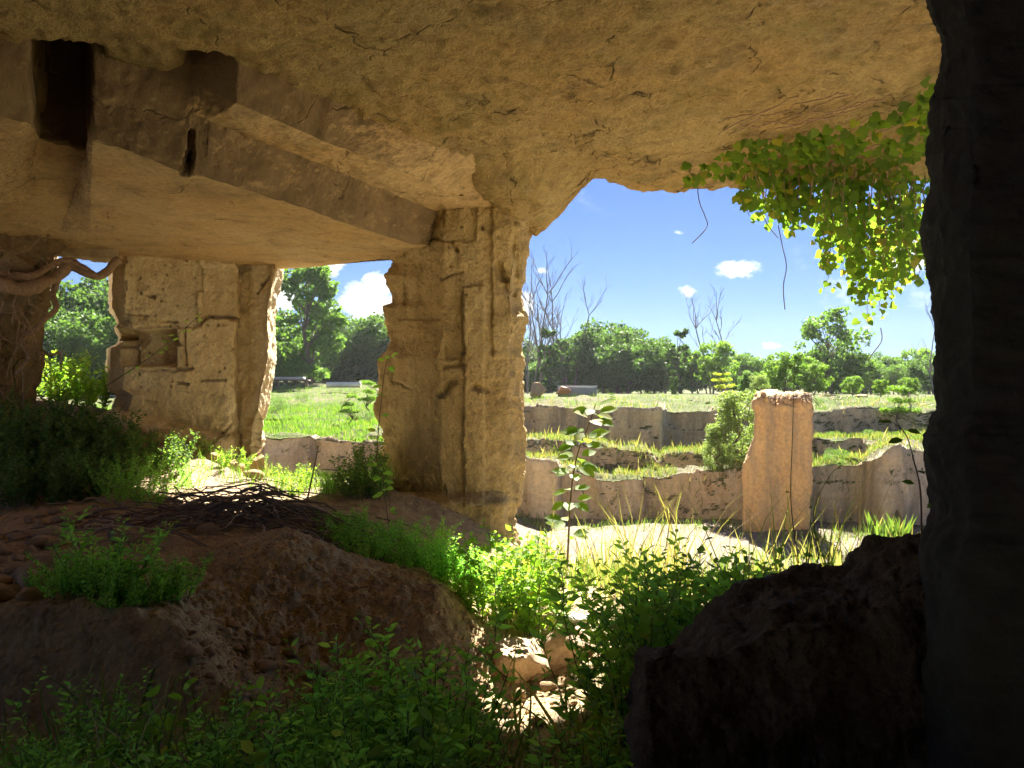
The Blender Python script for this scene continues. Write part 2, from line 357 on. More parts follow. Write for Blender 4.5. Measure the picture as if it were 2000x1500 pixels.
def plain(name, c, rough=.8, var=.25, scale=12, bump=.3):
    m, t, n, l = newmat(name)
    o = nd(t, 'ShaderNodeOutputMaterial'); b = nd(t, 'ShaderNodeBsdfPrincipled'); b.inputs['Roughness'].default_value = rough
    vec = nd(t, 'ShaderNodeTexCoord').outputs['Object']; f = tnoise(t, vec, scale, 6, .65)
    cc = mixc_(t, 1.0, c, ramp(t, f, [(.3, 1-var), (.7, 1+var)]), 'MULTIPLY'); l.new(cc, b.inputs['Base Color'])
    bp = nd(t, 'ShaderNodeBump'); bp.inputs['Strength'].default_value = bump; bp.inputs['Distance'].default_value = .02
    l.new(f, bp.inputs['Height']); l.new(bp.outputs[0], b.inputs['Normal']); l.new(b.outputs[0], o.inputs['Surface']); return m
M['bark'] = plain('bark', (.13,.10,.07)); M['vinebark'] = plain('vine_bark', (.30,.20,.13), var=.4, scale=20)
M['twig'] = plain('dry_twig', (.19,.14,.10)); M['twig_pale'] = plain('pale_twig', (.42,.32,.22))
M['stem'] = plain('green_stem', (.10,.13,.05)); M['redstem'] = plain('brown_stem', (.14,.09,.05))
M['deadbark'] = plain('dead_bark', (.20,.17,.15)); M['plank'] = plain('weathered_plank', (.60,.54,.45), var=.2, scale=8)
M['metal'] = plain('grey_metal', (.42,.44,.45), rough=.5, var=.1); M['plastic'] = plain('white_wrap', (.8,.8,.8), rough=.35, var=.08, scale=3)
M['rust'] = plain('rubble_orange', (.48,.24,.12)); M['litter'] = plain('orange_litter', (.7,.12,.03), rough=.4)

# ------------------------------------------------------------------ cave floor (inside and just outside)
Drow = [.8, 3, 4.4, 5.3, 5.65, 6.5, 7.2, 8, 9, 10.5, 12, 13.5, 15, 17, 20, 24.5]
Ucol = [-2600,-600, 0, 200, 350, 450, 550, 650, 750, 850, 920, 1000, 1080, 1160, 1260, 1400, 1600, 1850, 3600]
Ztab = {  # D: z in cm along Ucol
 .8:  [-170]*19,
 3:   [-190]*19,
 4.4: [-205,-225,-228,-230,-230,-230,-232,-232,-232,-235,-238,-240,-240,-240,-235,-215,-200,-200,-200],
 5.3: [-205,-230,-238,-240,-240,-240,-243,-243,-245,-246,-248,-248,-250,-250,-240,-210,-200,-200,-200],
 5.65:[-164,-163,-163,-163,-180,-225,-240,-243,-244,-246,-248,-250,-250,-250,-235,-208,-200,-200,-200],
 6.5: [-164,-166,-166,-166,-172,-192,-214,-220,-222,-228,-246,-262,-264,-256,-232,-208,-200,-200,-200],
 7.2: [-164,-168,-168,-168,-172,-180,-186,-196,-196,-188,-222,-262,-266,-258,-228,-212,-205,-205,-205],
 8:   [-164,-168,-168,-168,-169,-170,-155,-172,-190,-205,-226,-246,-250,-246,-225,-220,-215,-215,-215],
 9:   [-160,-165,-167,-168,-170,-172,-172,-190,-208,-218,-230,-246,-250,-250,-250,-250,-250,-250,-250],
 10.5:[-120,-150,-160,-162,-168,-172,-176,-176,-188,-205,-228,-258,-280,-280,-280,-280,-280,-280,-280],
 12:  [-80,-100,-120,-130,-145,-165,-180,-172,-164,-182,-212,-250,-300,-305,-305,-305,-305,-305,-305],
 13.5:[-40,-50,-60,-75,-105,-150,-183,-178,-172,-240,-260,-290,-325,-335,-335,-335,-335,-335,-335],
 15:  [-10,-10,-20,-45,-105,-160,-188,-210,-220,-250,-270,-310,-355,-365,-365,-365,-365,-365,-365],
 17:  [-10,-10,-15,-60,-160,-215,-235,-240,-245,-270,-300,-350,-395,-405,-405,-405,-405,-405,-405],
 20:  [-60,-80,-120,-180,-240,-275,-285,-285,-285,-300,-340,-390,-418,-420,-420,-420,-420,-420,-420],
 24.5:[-200,-240,-270,-290,-293,-295,-295,-295,-295,-310,-350,-400,-420,-420,-420,-420,-420,-420,-420]}
T = np.array([Ztab[d] for d in Drow])/100.0
Uf = np.concatenate([np.linspace(-2600,-100,60,endpoint=False), np.linspace(-100,1950,560,endpoint=False), np.linspace(1950,3600,40)])
Df = np.concatenate([np.linspace(.8,3,20,endpoint=False), np.linspace(3,9,230,endpoint=False), np.linspace(9,14,100,endpoint=False), np.linspace(14,24.5,70)])
# monotone cubic-ish table look-up: bilinear then blur
rowi = np.empty((len(Drow), len(Uf)))
for i in range(len(Drow)): rowi[i] = np.interp(Uf, Ucol, T[i])
Zg = np.empty((len(Df), len(Uf)))
for j in range(len(Uf)): Zg[:, j] = np.interp(Df, Drow, rowi[:, j])
for _ in range(14):
    Zg[:, 1:-1] = (Zg[:, :-2]+2*Zg[:, 1:-1]+Zg[:, 2:])/4
for _ in range(5):
    Zg[1:-1] = (Zg[:-2]+2*Zg[1:-1]+Zg[2:])/4
DD, UU = np.meshgrid(Df, Uf, indexing='ij')
X = (UU-1000)/F*DD
p = np.stack([X.ravel(), DD.ravel(), np.zeros(X.size)], 1)
inside = 1-sstep(10, 15, p[:,1])
nzz = fbm(p, .9, 3)*.05 + (fbm(p, 3.5, 4, .5)*.020 + np.abs(fbm(p, 9, 4, .6))*.022)*(.35+.65*inside)
# lumpy clods on the mound slope
md = np.exp(-(((p[:,0]+1.9)/1.6)**2+((p[:,1]-6.9)/1.1)**2))
nzz += md*(fbm(p, 2.0, 3)*.04 + fbm(p, 14, 4, .75)*.034 + np.maximum(fbm(p,6,3)-.25,0)*.10)
Z = Zg + nzz.reshape(Zg.shape)
G = np.stack([X, DD, Z], -1)
floorV = G.reshape(-1,3); floorF = grid_faces(*Zg.shape)
fl = link('ground', mesh_np('ground', floorV, floorF, M['soil'])); tag(fl, 'brown stony quarry floor rising in a bank of loose soil', kind='structure')
# ------------------------------------------------------------------ quarry terraces outside (cliff steps, ledges, plateau)
def colk(u, c): return [P(u, v, D) for (v, D) in c]
far_t = [(772,60),(768,110),(752,420)]
far_l = [(753,72),(744,110),(748,420)]
lefty = lambda b, tp: [(b,26),(tp,26.3),(tp-5,29),(838,31),(828,36),(818,40),(790,50)]+far_l
keys = [colk(-3200, lefty(925,856)), colk(-400, lefty(925,856)), colk(300, lefty(923,855)), colk(520, lefty(923,850)), colk(600, lefty(923,852)), colk(690, lefty(923,862)), colk(760, lefty(930,866)),
 colk(860, [(970,25),(860,25.3),(850,28),(840,29),(830,34),(805,37),(787,46),(764,64),(755,110),(750,420)]),
 colk(1000, [(1022,23.2),(898,23.5),(888,26),(858,26.4),(852,31),(797,31.4),(784,42)]+far_t),
 colk(1085, [(1022,23.2),(902,23.6),(890,26),(860,26.4),(853,31),(796,31.3),(782,42)]+far_t),
 colk(1100, [(1024,24.0),(922,24.2),(898,26),(862,26.4),(856,31.2),(797,31.5),(781,42)]+far_t),
 colk(1175, [(1024,23.8),(928,24.2),(904,26),(866,26.4),(862,31.5),(795,31.8),(780,42)]+far_t),
 colk(1185, [(1024,23.8),(929,24.2),(906,26),(870,26.4),(868,30.2),(794,30.6),(779,42)]+far_t),
 colk(1290, [(1024,23.8),(930,24.2),(912,26),(886,26.4),(882,30.0),(799,30.4),(779,42)]+far_t),
 colk(1304, [(1024,23.8),(930,24.2),(912,26),(882,26.4),(876,31.8),(800,32.0),(780,42)]+far_t),
 colk(1420, [(1024,23.8),(930,24.2),(912,26),(880,26.4),(870,32),(802,32.2),(781,42)]+far_t),
 colk(1445, [(1024,23.6),(924,24.0),(905,26),(876,26.5),(866,33),(805,33.4),(783,42)]+far_t),
 colk(1590, [(1026,23.2),(914,23.6),(895,26),(858,26.4),(852,31),(804,31.5),(782,42)]+far_t),
 colk(1680, [(1026,23.2),(905,23.4),(888,26),(856,26.4),(850,31),(799,31.5),(781,42)]+far_t),
 colk(1700, [(1026,22.8),(892,23.1),(876,25),(852,26.4),(848,31),(799,31.5),(781,42)]+far_t),
 colk(1745, [(1026,22.3),(871,23.0),(864,25),(850,26.4),(846,31),(799,31.5),(781,42)]+far_t),
 colk(1800, [(1026,22.9),(884,23.4),(868,25),(848,26.4),(844,31),(800,31.5),(781,42)]+far_t),
 colk(2100, [(1026,22.2),(876,22.8),(868,25),(850,26.4),(846,31),(800,31.5),(781,42)]+far_t),
 colk(5200, [(1026,22.2),(886,22.8),(870,25),(856,26.4),(848,31),(800,31.5),(781,42)]+far_t)]
subR = [6,20,20,26,22,22,22,30,28,8,22,6,30,8,30,12,44,30,10,22,22,40,20]
subC = [26,12,16,12,20,18,14,14,14]
def terr_disp(p):
    near = 1-sstep(45, 80, p[:,1])
    q = p*np.array([1,1,.45])
    return near*(fbm(q, .5, 3)*.16 + fbm(p*np.array([1,1,.6]), 2.2, 4, .6)*.07)
def terr_post(p):
    far = sstep(60, 110, p[:,1]); p = p.copy(); near = 1-sstep(38, 50, p[:,1])
    lay = np.floor(p[:,1]/3.2); cw = 1.7
    cx_ = np.floor(p[:,0]/cw + lay*.37 + .25*noise(np.stack([p[:,0]*.4,lay,lay],1))); hh = _h(cx_, lay, lay*0+3)
    cz_ = np.floor(p[:,2]/.9+.5*hh); hv = _h(cx_, cz_, lay)
    p[:,1] += near*(hh*.36+hv*.04+np.maximum(ridged(p*np.array([1,1,.35]),1.1,4)-.2,0)*.12); p[:,2] += near*(_h(cx_, lay, lay*0+9)*.10)
    p[:,2] += far*fbm(p, .02, 3)*1.2
    return p
me, terrV, terrF = loft('quarry_terraces', keys, subR, subC, M['terrace'], terr_disp, terr_post, flip=False)
tr = link('terrain', me); tag(tr, 'stepped limestone quarry faces with grassy ledges', kind='structure')
# ground that carries on under and beyond everything
base = mesh_np('base', np.array([(-900,-400,-5.2),(900,-400,-5.2),(900,900,-5.2),(-900,900,-5.2)]), np.array([[0,1,2,3]]), M['soil'])
o = link('land', base); tag(o, 'flat ground under the quarry', kind='structure')
bvh = BVHTree.FromPolygons(floorV.tolist()+terrV.tolist(), floorF.tolist()+(terrF+len(floorV)).tolist())
def gz(x, y):
    h = bvh.ray_cast(Vector((x, y, 30)), Vector((0,0,-1)))
    return h[0].z if h[0] else -4.2
def gp(u, D, dz=0.0):
    x = (u-1000)/F*D; return Vector((x, D, gz(x, D)+dz))

# ------------------------------------------------------------------ upper ceiling
nx, ny = 330, 330
xs = np.concatenate([np.linspace(-10.8,-5,50,endpoint=False), np.linspace(-5,7.5,260,endpoint=False), np.linspace(7.5,7.9,4)])
ex = [-12,-1,.0,.25,.55,.9,1.12,1.3,1.5,1.75,2.2,2.7,3.4,5,6.9,9,13]
ey = [14.5,14.7,14.7,14.5,14.0,13.5,12.9,12.35,12.3,12.55,12.95,12.85,12.76,12.6,12.4,12.2,12]
edg = np.interp(xs, ex, ey)
pp = np.stack([xs, np.zeros_like(xs), np.zeros_like(xs)],1)
edg += fbm(pp, 2.2, 4, .6)*.10
ts = np.concatenate([np.linspace(0,.42,70,endpoint=False), np.linspace(.42,.8,170,endpoint=False), np.linspace(.8,1,80)])
ts_ = (ts*390).astype(int)
tl = np.clip(ts/.8, 0, 1); yreg = -6 + 16.0*tl                       # regular rows up to y = 10, the rest stretch to the broken edge
te = np.clip((ts-.8)/.2, 0, 1)
Yc = yreg[:,None] + (edg-10)[None,:]*te[:,None]; Xc = np.repeat(xs[None,:], len(ts), 0)
def ceil_h(x, y):
    p = np.stack([x.ravel(), y.ravel(), np.zeros(x.size)],1)
    z = 3.3 + fbm(p, .35, 3)*.10 + fbm(p, 2.2, 3, .5)*.022 + fbm(p, 9, 4, .7)*.026 - np.maximum(fbm(p,4.5,3)-.35,0)*.05
    a, b = p[:,0], p[:,1]
    z -= .46*sstep(1.35, .35, a)*sstep(-.9, .1, a)*sstep(10.9, 12.0, b)*(1+.25*fbm(p,1.5,3))
    z -= .10*np.exp(-(((a-2.6)/1.2)**2+((b-12.2)/1.2)**2))
    # shaft cut upwards at the left and a small pocket above the ledge
    sd_ = np.array([-.90,1.80])/2.012; qa = (a+4.36)*sd_[0]+(b-7.5)*sd_[1]; qb = np.abs((a+4.36)*sd_[1]-(b-7.5)*sd_[0])
    z += 1.5*(1-sstep(.26,.34,qb))*sstep(-.25,-.1,qa)*(1-sstep(2.6,2.8,qa))
    z += .9*np.exp(-(((a+3.22)/.24)**4+((b-8.1)/.30)**4))
    return z.reshape(x.shape)
Zc = ceil_h(Xc, Yc)
Zc -= .05*sstep(.93, 1.0, ts)[:,None]*0
Gc = np.stack([Xc, Yc, Zc], -1)
up = []
for k, (dz, dy) in enumerate([(.06,.03),(.2,.06),(.5,.10),(1.0,.05),(1.8,-.15),(2.8,-.4)]):
    r = Gc[-1].copy(); r[:,2] += dz; r[:,1] += dy + fbm(r+k, 1.5, 3)*.08*min(dz*2,1); up.append(r)
dn = [Gc[0]+np.array([0,0,h_]) for h_ in (2.2,1.0,.3)]
Gc = np.concatenate([np.stack(dn), Gc, np.stack(up)], 0)
ceilV = Gc.reshape(-1,3); ceilF = grid_faces(Gc.shape[0], Gc.shape[1], True)
cc_ = ceilV[ceilF].mean(1); lim = np.interp(cc_[:,0], [2.8,3.2,3.5,7.5], [-7,1.0,6.0,13.2]); lim[cc_[:,0]<2.8] = -99
ceilF = ceilF[cc_[:,1] > lim]  # ceiling right of the view is removed so more daylight reaches inside
o = link('ceiling', mesh_np('ceiling', ceilV, ceilF, M['ceiling'])); tag(o, 'rough ochre limestone cave ceiling', kind='structure')

cutk = [[(x+.02,y,3.2),(x+.1,y-.1,3.7),(x+.2,y-.2,5.2)] for x,y in ((2.8,-7),(3.2,1.0),(3.5,6.0),(6.8,12.0),(7.1,12.5))]  # added strip along the unseen light cut, seals the gap below the roof
me,_,_ = loft('cut', cutk, 30, 10, M['cave'], lambda p: fbm(p,2,3)*.05)
o = link('ceiling', me); tag(o, 'unseen right-hand edge where the cave ceiling is cut back for light', kind='structure')
# ------------------------------------------------------------------ lower ceiling slab with its stepped edge
sk = [
 [(-9.0,1.0,4.9),(-9,1,3.7),(-9.05,1.05,3.3),(-9.1,1.1,2.5),(-11.0,2.5,2.4),(-11.2,2.6,6.2)],
 [(-6.7,4.6,4.9),(-6.75,4.65,3.7),(-6.8,4.7,3.3),(-6.9,4.8,2.75),(-10.8,8.2,2.4),(-11,8.3,6.2)],
 [(-4.95,6.55,4.9),(-4.95,6.55,3.7),(-5.0,6.6,3.2),(-5.05,6.7,2.46),(-9.3,11.4,2.4),(-9.4,11.6,6.2)],
 [(-4.55,7.22,4.9),(-4.56,7.25,3.7),(-4.58,7.28,3.2),(-4.64,7.36,2.50),(-8.9,12.2,2.4),(-9,12.4,6.2)],
 [(-5.65,9.05,4.9),(-5.65,9.05,4.0),(-5.65,9.1,3.4),(-5.67,9.2,2.95),(-8.4,13.0,2.4),(-8.5,13.2,6.2)],
 [(-5.25,9.6,4.9),(-5.25,9.6,4.0),(-5.25,9.6,3.4),(-5.3,9.7,2.95),(-8.0,13.4,2.4),(-8.1,13.6,6.2)],
 [(-4.20,7.72,4.9),(-4.22,7.75,3.3),(-4.24,7.78,2.95),(-4.28,7.86,2.50),(-7.6,13.8,2.4),(-7.65,14.0,6.2)],
 [(-3.42,8.22,4.2),(-3.44,8.26,3.2),(-3.47,8.3,2.93),(-3.55,8.42,2.30),(-6.95,14.3,2.4),(-7,14.5,6.2)],
 [(-3.12,8.12,4.2),(-3.14,8.2,3.1),(-3.40,8.4,2.92),(-3.48,8.52,2.32),(-6.5,14.8,2.4),(-6.5,15,6.2)],
 [(-2.82,8.0,4.2),(-2.9,8.06,2.95),(-3.34,8.46,2.90),(-3.42,8.62,2.31),(-6.0,15.3,2.4),(-6,15.5,6.2)],
 [(-1.87,9.3,3.6),(-2.12,9.47,2.92),(-2.62,9.8,2.88),(-2.72,9.95,2.27),(-4.7,15.9,2.39),(-4.7,16.1,6.2)],
 [(-.62,10.55,3.6),(-1.3,11.0,2.93),(-1.98,11.2,2.88),(-2.07,11.35,2.25),(-3.0,15.1,2.38),(-3.0,15.3,6.2)],
 [(-.1,11.2,3.6),(-.85,11.9,2.92),(-1.55,12.2,2.88),(-1.62,12.35,2.25),(-2.3,14.8,2.38),(-2.3,15.0,6.2)],
 [(.3,12.2,3.6),(-.2,12.9,2.9),(-1.0,13.1,2.85),(-1.08,13.3,2.38),(-1.5,14.8,2.4),(-1.5,15.0,6.2)]]
segs = [(P(379,258,8.36),P(374,300,8.40),.05,.35),(P(374,300,8.40),P(362,336,8.42),.07,.35),
        (P(205,98,7.85),P(330,135,8.15),.03,.06),(P(880,378,12.0),P(900,388,12.0),.05,.15)]
def slab_disp(p):
    side = sstep(2.34, 2.46, p[:,2])
    q = p*np.array([.5,1.0,1.0])
    d = fbm(p, .8, 3)*.035 + fbm(p*np.array([1,1,.5]), 5, 4, .6)*.028*side + fbm(q, 3.0, 4, .6)*.018 + np.maximum(ridged(p*np.array([.45,1.1,1]), 2.5, 3)-.5, 0)*.02*(1-side)
    gr = np.array([ (1.0 if True else 0) ])
    return d + grooves(p, segs)
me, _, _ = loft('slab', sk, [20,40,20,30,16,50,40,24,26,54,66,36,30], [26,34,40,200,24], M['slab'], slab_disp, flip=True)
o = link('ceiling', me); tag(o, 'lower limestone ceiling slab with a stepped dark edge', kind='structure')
# roof mass above everything
def block(name, x0,x1,y0,y1,z0,z1, mat, kind='structure', label=None):
    V = np.array([(x,y,z) for z in (z0,z1) for y in (y0,y1) for x in (x0,x1)], float)
    Fb = np.array([[0,2,3,1],[4,5,7,6],[0,1,5,4],[2,6,7,3],[0,4,6,2],[1,3,7,5]])
    o = link(name, mesh_np(name, V, Fb, mat, smooth=False)); tag(o, label, kind=kind); return o
rp_ = [(-10.9,-8),(4.8,-8),(4.8,1.5),(2.2,3.4),(6.6,11.9),(-10.9,12)]
o = link('roof', mesh_np('roof', np.array([(x,y,z) for z in (4.95,7.0) for x,y in rp_]), [np.array([[5,4,3,2,1,0],[6,7,8,9,10,11]]), np.array([[i,(i+1)%6,(i+1)%6+6,i+6] for i in range(6)])], M['cave'], smooth=False)); tag(o, 'rock mass over the cave ceiling', kind='structure')
block('roof', -10.5,.2,12.0,14.6,4.95,7.0, M['cave'], label='rock mass over the lower slab')

# ------------------------------------------------------------------ main pillar
LS = [(330,805),(400,795),(440,775),(470,748),(500,762),(515,770),(540,755),(590,766),(600,750),(640,752),(670,765),(692,746),(720,742),(760,740),(805,738),(835,752),(850,752),(880,741),(920,736),(960,735),(972,730),(985,690),(1040,672),(1100,660),(1160,650)]
RS = [(330,1035),(400,1034),(430,1036),(500,1030),(560,1022),(598,1019),(618,1031),(640,1028),(662,1021),(690,1014),(700,1020),(760,1018),(850,1018),(900,1020),(965,1016),(985,1004),(1040,1003),(1100,1010),(1160,1020)]
vrows = [330,370,400,430,455,470,485,500,515,540,565,590,600,618,640,662,680,700,730,760,800,835,860,900,940,962,974,986,1010,1050,1100,1160]
def si(tab, v): return float(np.interp(v, [a for a,_ in tab], [b for _,b in tab]))
pk = []
for v in vrows:
    l_, r_ = si(LS, v), si(RS, v); b = sstep(966, 988, np.array(float(v)))*.45
    cx = np.interp(v, [330,500,640,700,750,960,1160],[870,862,866,846,858,857,850])
    pk.append([P(l_+60,v,17.0), P(l_+8,v,15.6), P(l_,v,14.3-b), P((l_+cx)/2,v,13.25-b), P(cx-5,v,12.62-b), P(cx+5,v,12.5-b), P(930,v,12.62-b), P(r_-22,v,12.9-b), P(r_,v,13.4-b), P(r_-4,v,14.3-b), P(r_-70,v,16.6)])
def pil_post(p):
    u, v = px(p); p = p.copy(); dy = np.zeros(len(p)); u = u + fbm(p, 5, 3, .6)*2.6; v = v + fbm(p, 5, 3, .6, 31.0)*2.6
    dy += .16*usegv(u,v,(903,572),(905,690),4.5) + .12*usegv(u,v,(905,690),(893,712),5)
    dy += .10*usegv(u,v,(778,623),(862,623),5) + .10*usegv(u,v,(768,745),(800,758),5) + .35*usegv(u,v,(972,520),(985,545),12) + .2*usegv(u,v,(985,560),(1000,575),9)
    dy += .14*usegv(u,v,(866,716),(905,712),6) + .30*usegv(u,v,(862,770),(884,745),10) + .22*usegv(u,v,(925,755),(948,762),9) + .25*usegv(u,v,(838,464),(880,470),4)+.2*usegv(u,v,(880,470),(893,488),5)
    dy += .22*usegv(u,v,(940,441),(940,443),7) + .08*usegv(u,v,(862,545),(905,530),4) + .08*usegv(u,v,(862,405),(900,405),5)+.08*usegv(u,v,(862,375),(890,385),4)
    dy += .10*box_m(u,v,868,575,902,700,3) - .10*box_m(u,v,906,560,945,990,2) - .10*box_m(u,v,962,400,1000,700,3)+.07*box_m(u,v,862,400,930,470,3)
    dy += .06*box_m(u,v,790,480,798,620,2) - .05*box_m(u,v,800,640,850,960,3) + .25*usegv(u,v,(1003,480),(1010,560),9)*.5
    dy += .12*sstep(935,962,v)*(1-sstep(962,985,v))*(u<870)
    dy = np.where(dy > .08, .08+(dy-.08)*.35, dy)*.8
    rnd = rngp
    for (hu, hv, hr, hd) in rnd: dy += hd*usegv(u,v,(hu,hv),(hu+.5,hv),hr)
    front = (p[:,1] < 14.2)
    p[:,1] += dy*front
    return p
rngp = [(random.uniform(770,1010), random.uniform(420,760), random.uniform(2.5,5), random.uniform(.03,.07)) for _ in range(26)]
def pil_disp(p):
    u, v = px(p)
    low = sstep(960, 990, v)
    d = fbm(p*np.array([1,1,.55]), 1.1, 3)*.06 + fbm(p*np.array([1,1,.7]), 3.6, 3, .5)*.022 + fbm(p, 11, 4, .7)*.016
    d += (1-sstep(755,800,u))*fbm(p, 3.2, 4, .6)*.07 + sstep(985,1010,u)*fbm(p, 3.0, 4, .6)*.05
    q = np.stack([p[:,0]*.8+p[:,2]*.55, p[:,1], p[:,2]*.25-p[:,0]*.3],1)
    d += np.maximum(ridged(q, 5.0, 2)-.3,0)*.022*sstep(700,760,v) + low*fbm(p,2.2,4)*.10
    return d
rs = [max(2,int(round((b-a)/2.2))) for a,b in zip(vrows[:-1], vrows[1:])]
me, _, _ = loft('rock_pillar', pk, rs, [10,14,24,24,5,30,34,16,22,14], M['pillar'], pil_disp, pil_post, flip=False)
pil = link('rock_pillar', me); tag(pil, 'tall ochre limestone pillar with tool-marked faces holding up the cave ceiling', 'rock pillar')

# ------------------------------------------------------------------ niche wall on the left
LW = [(470,222),(500,222),(600,223),(632,240),(640,232),(660,243),(672,238),(682,218),(760,214),(772,234),(800,225),(840,215),(900,190),(1000,180)]
RW = [(470,556),(520,555),(560,548),(600,541),(640,540),(700,541),(725,536),(780,524),(850,520),(915,508),(940,506),(1000,510)]
vw = [460,490,510,530,560,600,625,632,640,650,660,668,675,682,700,730,760,772,800,830,860,900,930,960,1000]
wk = []
for v in vw:
    l_, r_ = si(LW, v), si(RW, v)
    s = np.interp(v,[460,860,1000],[0,0,0])
    wk.append([P(l_-10,v,17.5), P(l_+4,v,14.9), P(l_,v,14.3), P(l_+26,v,14.05), P(330,v,14.5), P(456,v,15.1), P(463,v,15.75), P(r_-24,v,15.5), P(r_-18,v,15.35), P(r_,v,16.3), P(r_-8,v,17.4)])
holes = [(272,571,3.5,.12),(280,575,3,.1),(265,690,3,.1)]+[(random.uniform(240,460), random.uniform(500,780), random.uniform(1.8,3.2), random.uniform(.04,.10)) for _ in range(70)]
def wall_post(p):
    u, v = px(p); p = p.copy(); dy = np.zeros(len(p)); u = u + fbm(p, 5, 3, .6)*1.6; v = v + fbm(p, 5, 3, .6, 31.0)*1.6
    dy += .62*box_m(u,v,238,643,344,714,2.5)*(1-.75*sstep(.15,.9,(u-238)/106.0*0+ (714-v)/71.0)*0)
    dy += .10*box_m(u,v,262,505,384,640,2) - .05*box_m(u,v,262,566,284,616,2)
    dy += .14*useg(u,v,(387,515),(387,566),4) + .12*useg(u,v,(361,640),(361,712),3.5) + .16*useg(u,v,(340,650),(348,672),4)*1.0 + .15*useg(u,v,(333,672),(347,672),3.5)
    dy += .10*useg(u,v,(252,614),(282,616),3) + .14*useg(u,v,(284,576),(296,577),4) + .10*useg(u,v,(310,627),(340,628),3)
    dy += .13*useg(u,v,(345,720),(375,720),4)+.08*useg(u,v,(270,724),(345,724),3) + .10*useg(u,v,(392,743),(440,742),3) + .14*useg(u,v,(348,748),(366,749),4) + .08*useg(u,v,(288,786),(306,786),3)
    dy += .13*box_m(u,v,389,520,470,622,2) + .16*useg(u,v,(389,634),(402,620),5) + .14*useg(u,v,(402,618),(455,622),4)+.14*useg(u,v,(455,622),(480,600),4)+.12*useg(u,v,(480,600),(525,540),4)
    dy += .14*useg(u,v,(466,721),(477,721),3.5) - .08*box_m(u,v,222,516,250,640,2)
    dy -= .55*sstep(0,1,(v-(795+(u-225)*.24))/10)*(u<462) + .2*sstep(0,1,(v-(835+(u-225)*.3))/14)*(u<500)
    for (hu, hv, hr, hd) in holes: dy += hd*useg(u,v,(hu,hv),(hu+.5,hv),hr)
    p[:,1] += dy*(p[:,1] < 15.6)
    return p
def wall_disp(p):
    u, v = px(p); low = sstep(790, 830, v)
    return fbm(p, 1.0, 3)*.04 + fbm(p, 4.5, 4, .6)*.028 + fbm(p, 14, 3, .6)*.010 + low*(np.maximum(ridged(p,1.6,4),-.3)*.13)
rs = [max(2,int(round((b-a)/2.0))) for a,b in zip(vw[:-1], vw[1:])]
me, _, _ = loft('rock_wall', wk, rs, [8,8,18,56,66,8,26,5,22,8], M['wall'], wall_disp, wall_post, flip=False)
o = link('rock_wall', me); tag(o, 'pale beige limestone wall with a square carved niche and chiselled grooves', 'rock wall')

# ------------------------------------------------------------------ far left rock mass and the lintel over the left opening
LL = [(440,125),(500,112),(540,104),(600,92),(640,84),(700,80),(740,66),(790,55),(860,60),(960,70)]
lk = []
vl = [430,470,500,540,580,620,660,700,740,790,860,960]
for v in vl:
    r_ = si(LL, v)
    lk.append([P(-260,v,14.8), P(-250,v,12.4), P(0,v,12.5), P(r_-22,v,12.9), P(r_,v,13.4), P(r_-8,v,14.8), P(r_-60,v,15.8)])
me, _, _ = loft('rock_wall', lk, 15, [20,40,44,18,18,8], M['darkrock'], lambda p: fbm(p,1.0,4,.6)*.14+fbm(p,5,4,.6)*.05+np.maximum(ridged(p,2,3),0)*.05, flip=False)
o = link('rock_wall', me); tag(o, 'rough brown rock wall laced with roots, left of the small opening', 'rock wall')
nk = []
for u, vt, vb in [(70,450,502),(110,458,500),(150,462,506),(200,470,509),(232,476,512)]:
    D0 = 13.6
    nk.append([P(u,vt-10,D0+.9), P(u,vt,D0), P(u,vb-6,D0+.05), P(u,vb,D0+.25), P(u,vb,D0+.9), P(u,vt,D0+1.2)])
me, _, _ = loft('rock_lintel', nk, 22, 10, M['wall'], lambda p: fbm(p,3,4,.6)*.04, flip=True)
o = link('rock_lintel', me); tag(o, 'thin pale rock lintel over the small opening on the left', 'rock lintel')

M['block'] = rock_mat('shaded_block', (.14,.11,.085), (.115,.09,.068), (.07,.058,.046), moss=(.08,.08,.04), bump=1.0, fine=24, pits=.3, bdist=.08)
# ------------------------------------------------------------------ right dark wall and the dark block in front of it
RWl = [(-80,1790),(0,1800),(30,1806),(75,1822),(120,1828),(160,1818),(190,1812),(250,1810),(300,1812),(350,1819),(420,1813),(500,1812),(600,1817),(700,1821),(800,1824),(830,1812),(850,1802),(880,1801),(930,1810),(1000,1819),(1040,1814),(1065,1800),(1120,1797),(1200,1800),(1550,1800)]
rk = []
for v in range(-900, 1551, 50) :
    e = si(RWl, v) if v >= -80 else 1790
    rk.append([P(e+60,v,4.6), P(e+16,v,3.4), P(e+3,v,2.95), P(e,v,2.82), P(e+14,v,2.66), P(e+80,v,2.5), P(e+600,v,2.2), P(e+2600,v,1.6)])
def rw_disp(p):
    return fbm(p,1.5,3)*.03+fbm(p,7,4,.6)*.016+fbm(p*np.array([1,1,1]),22,3,.6)*.006
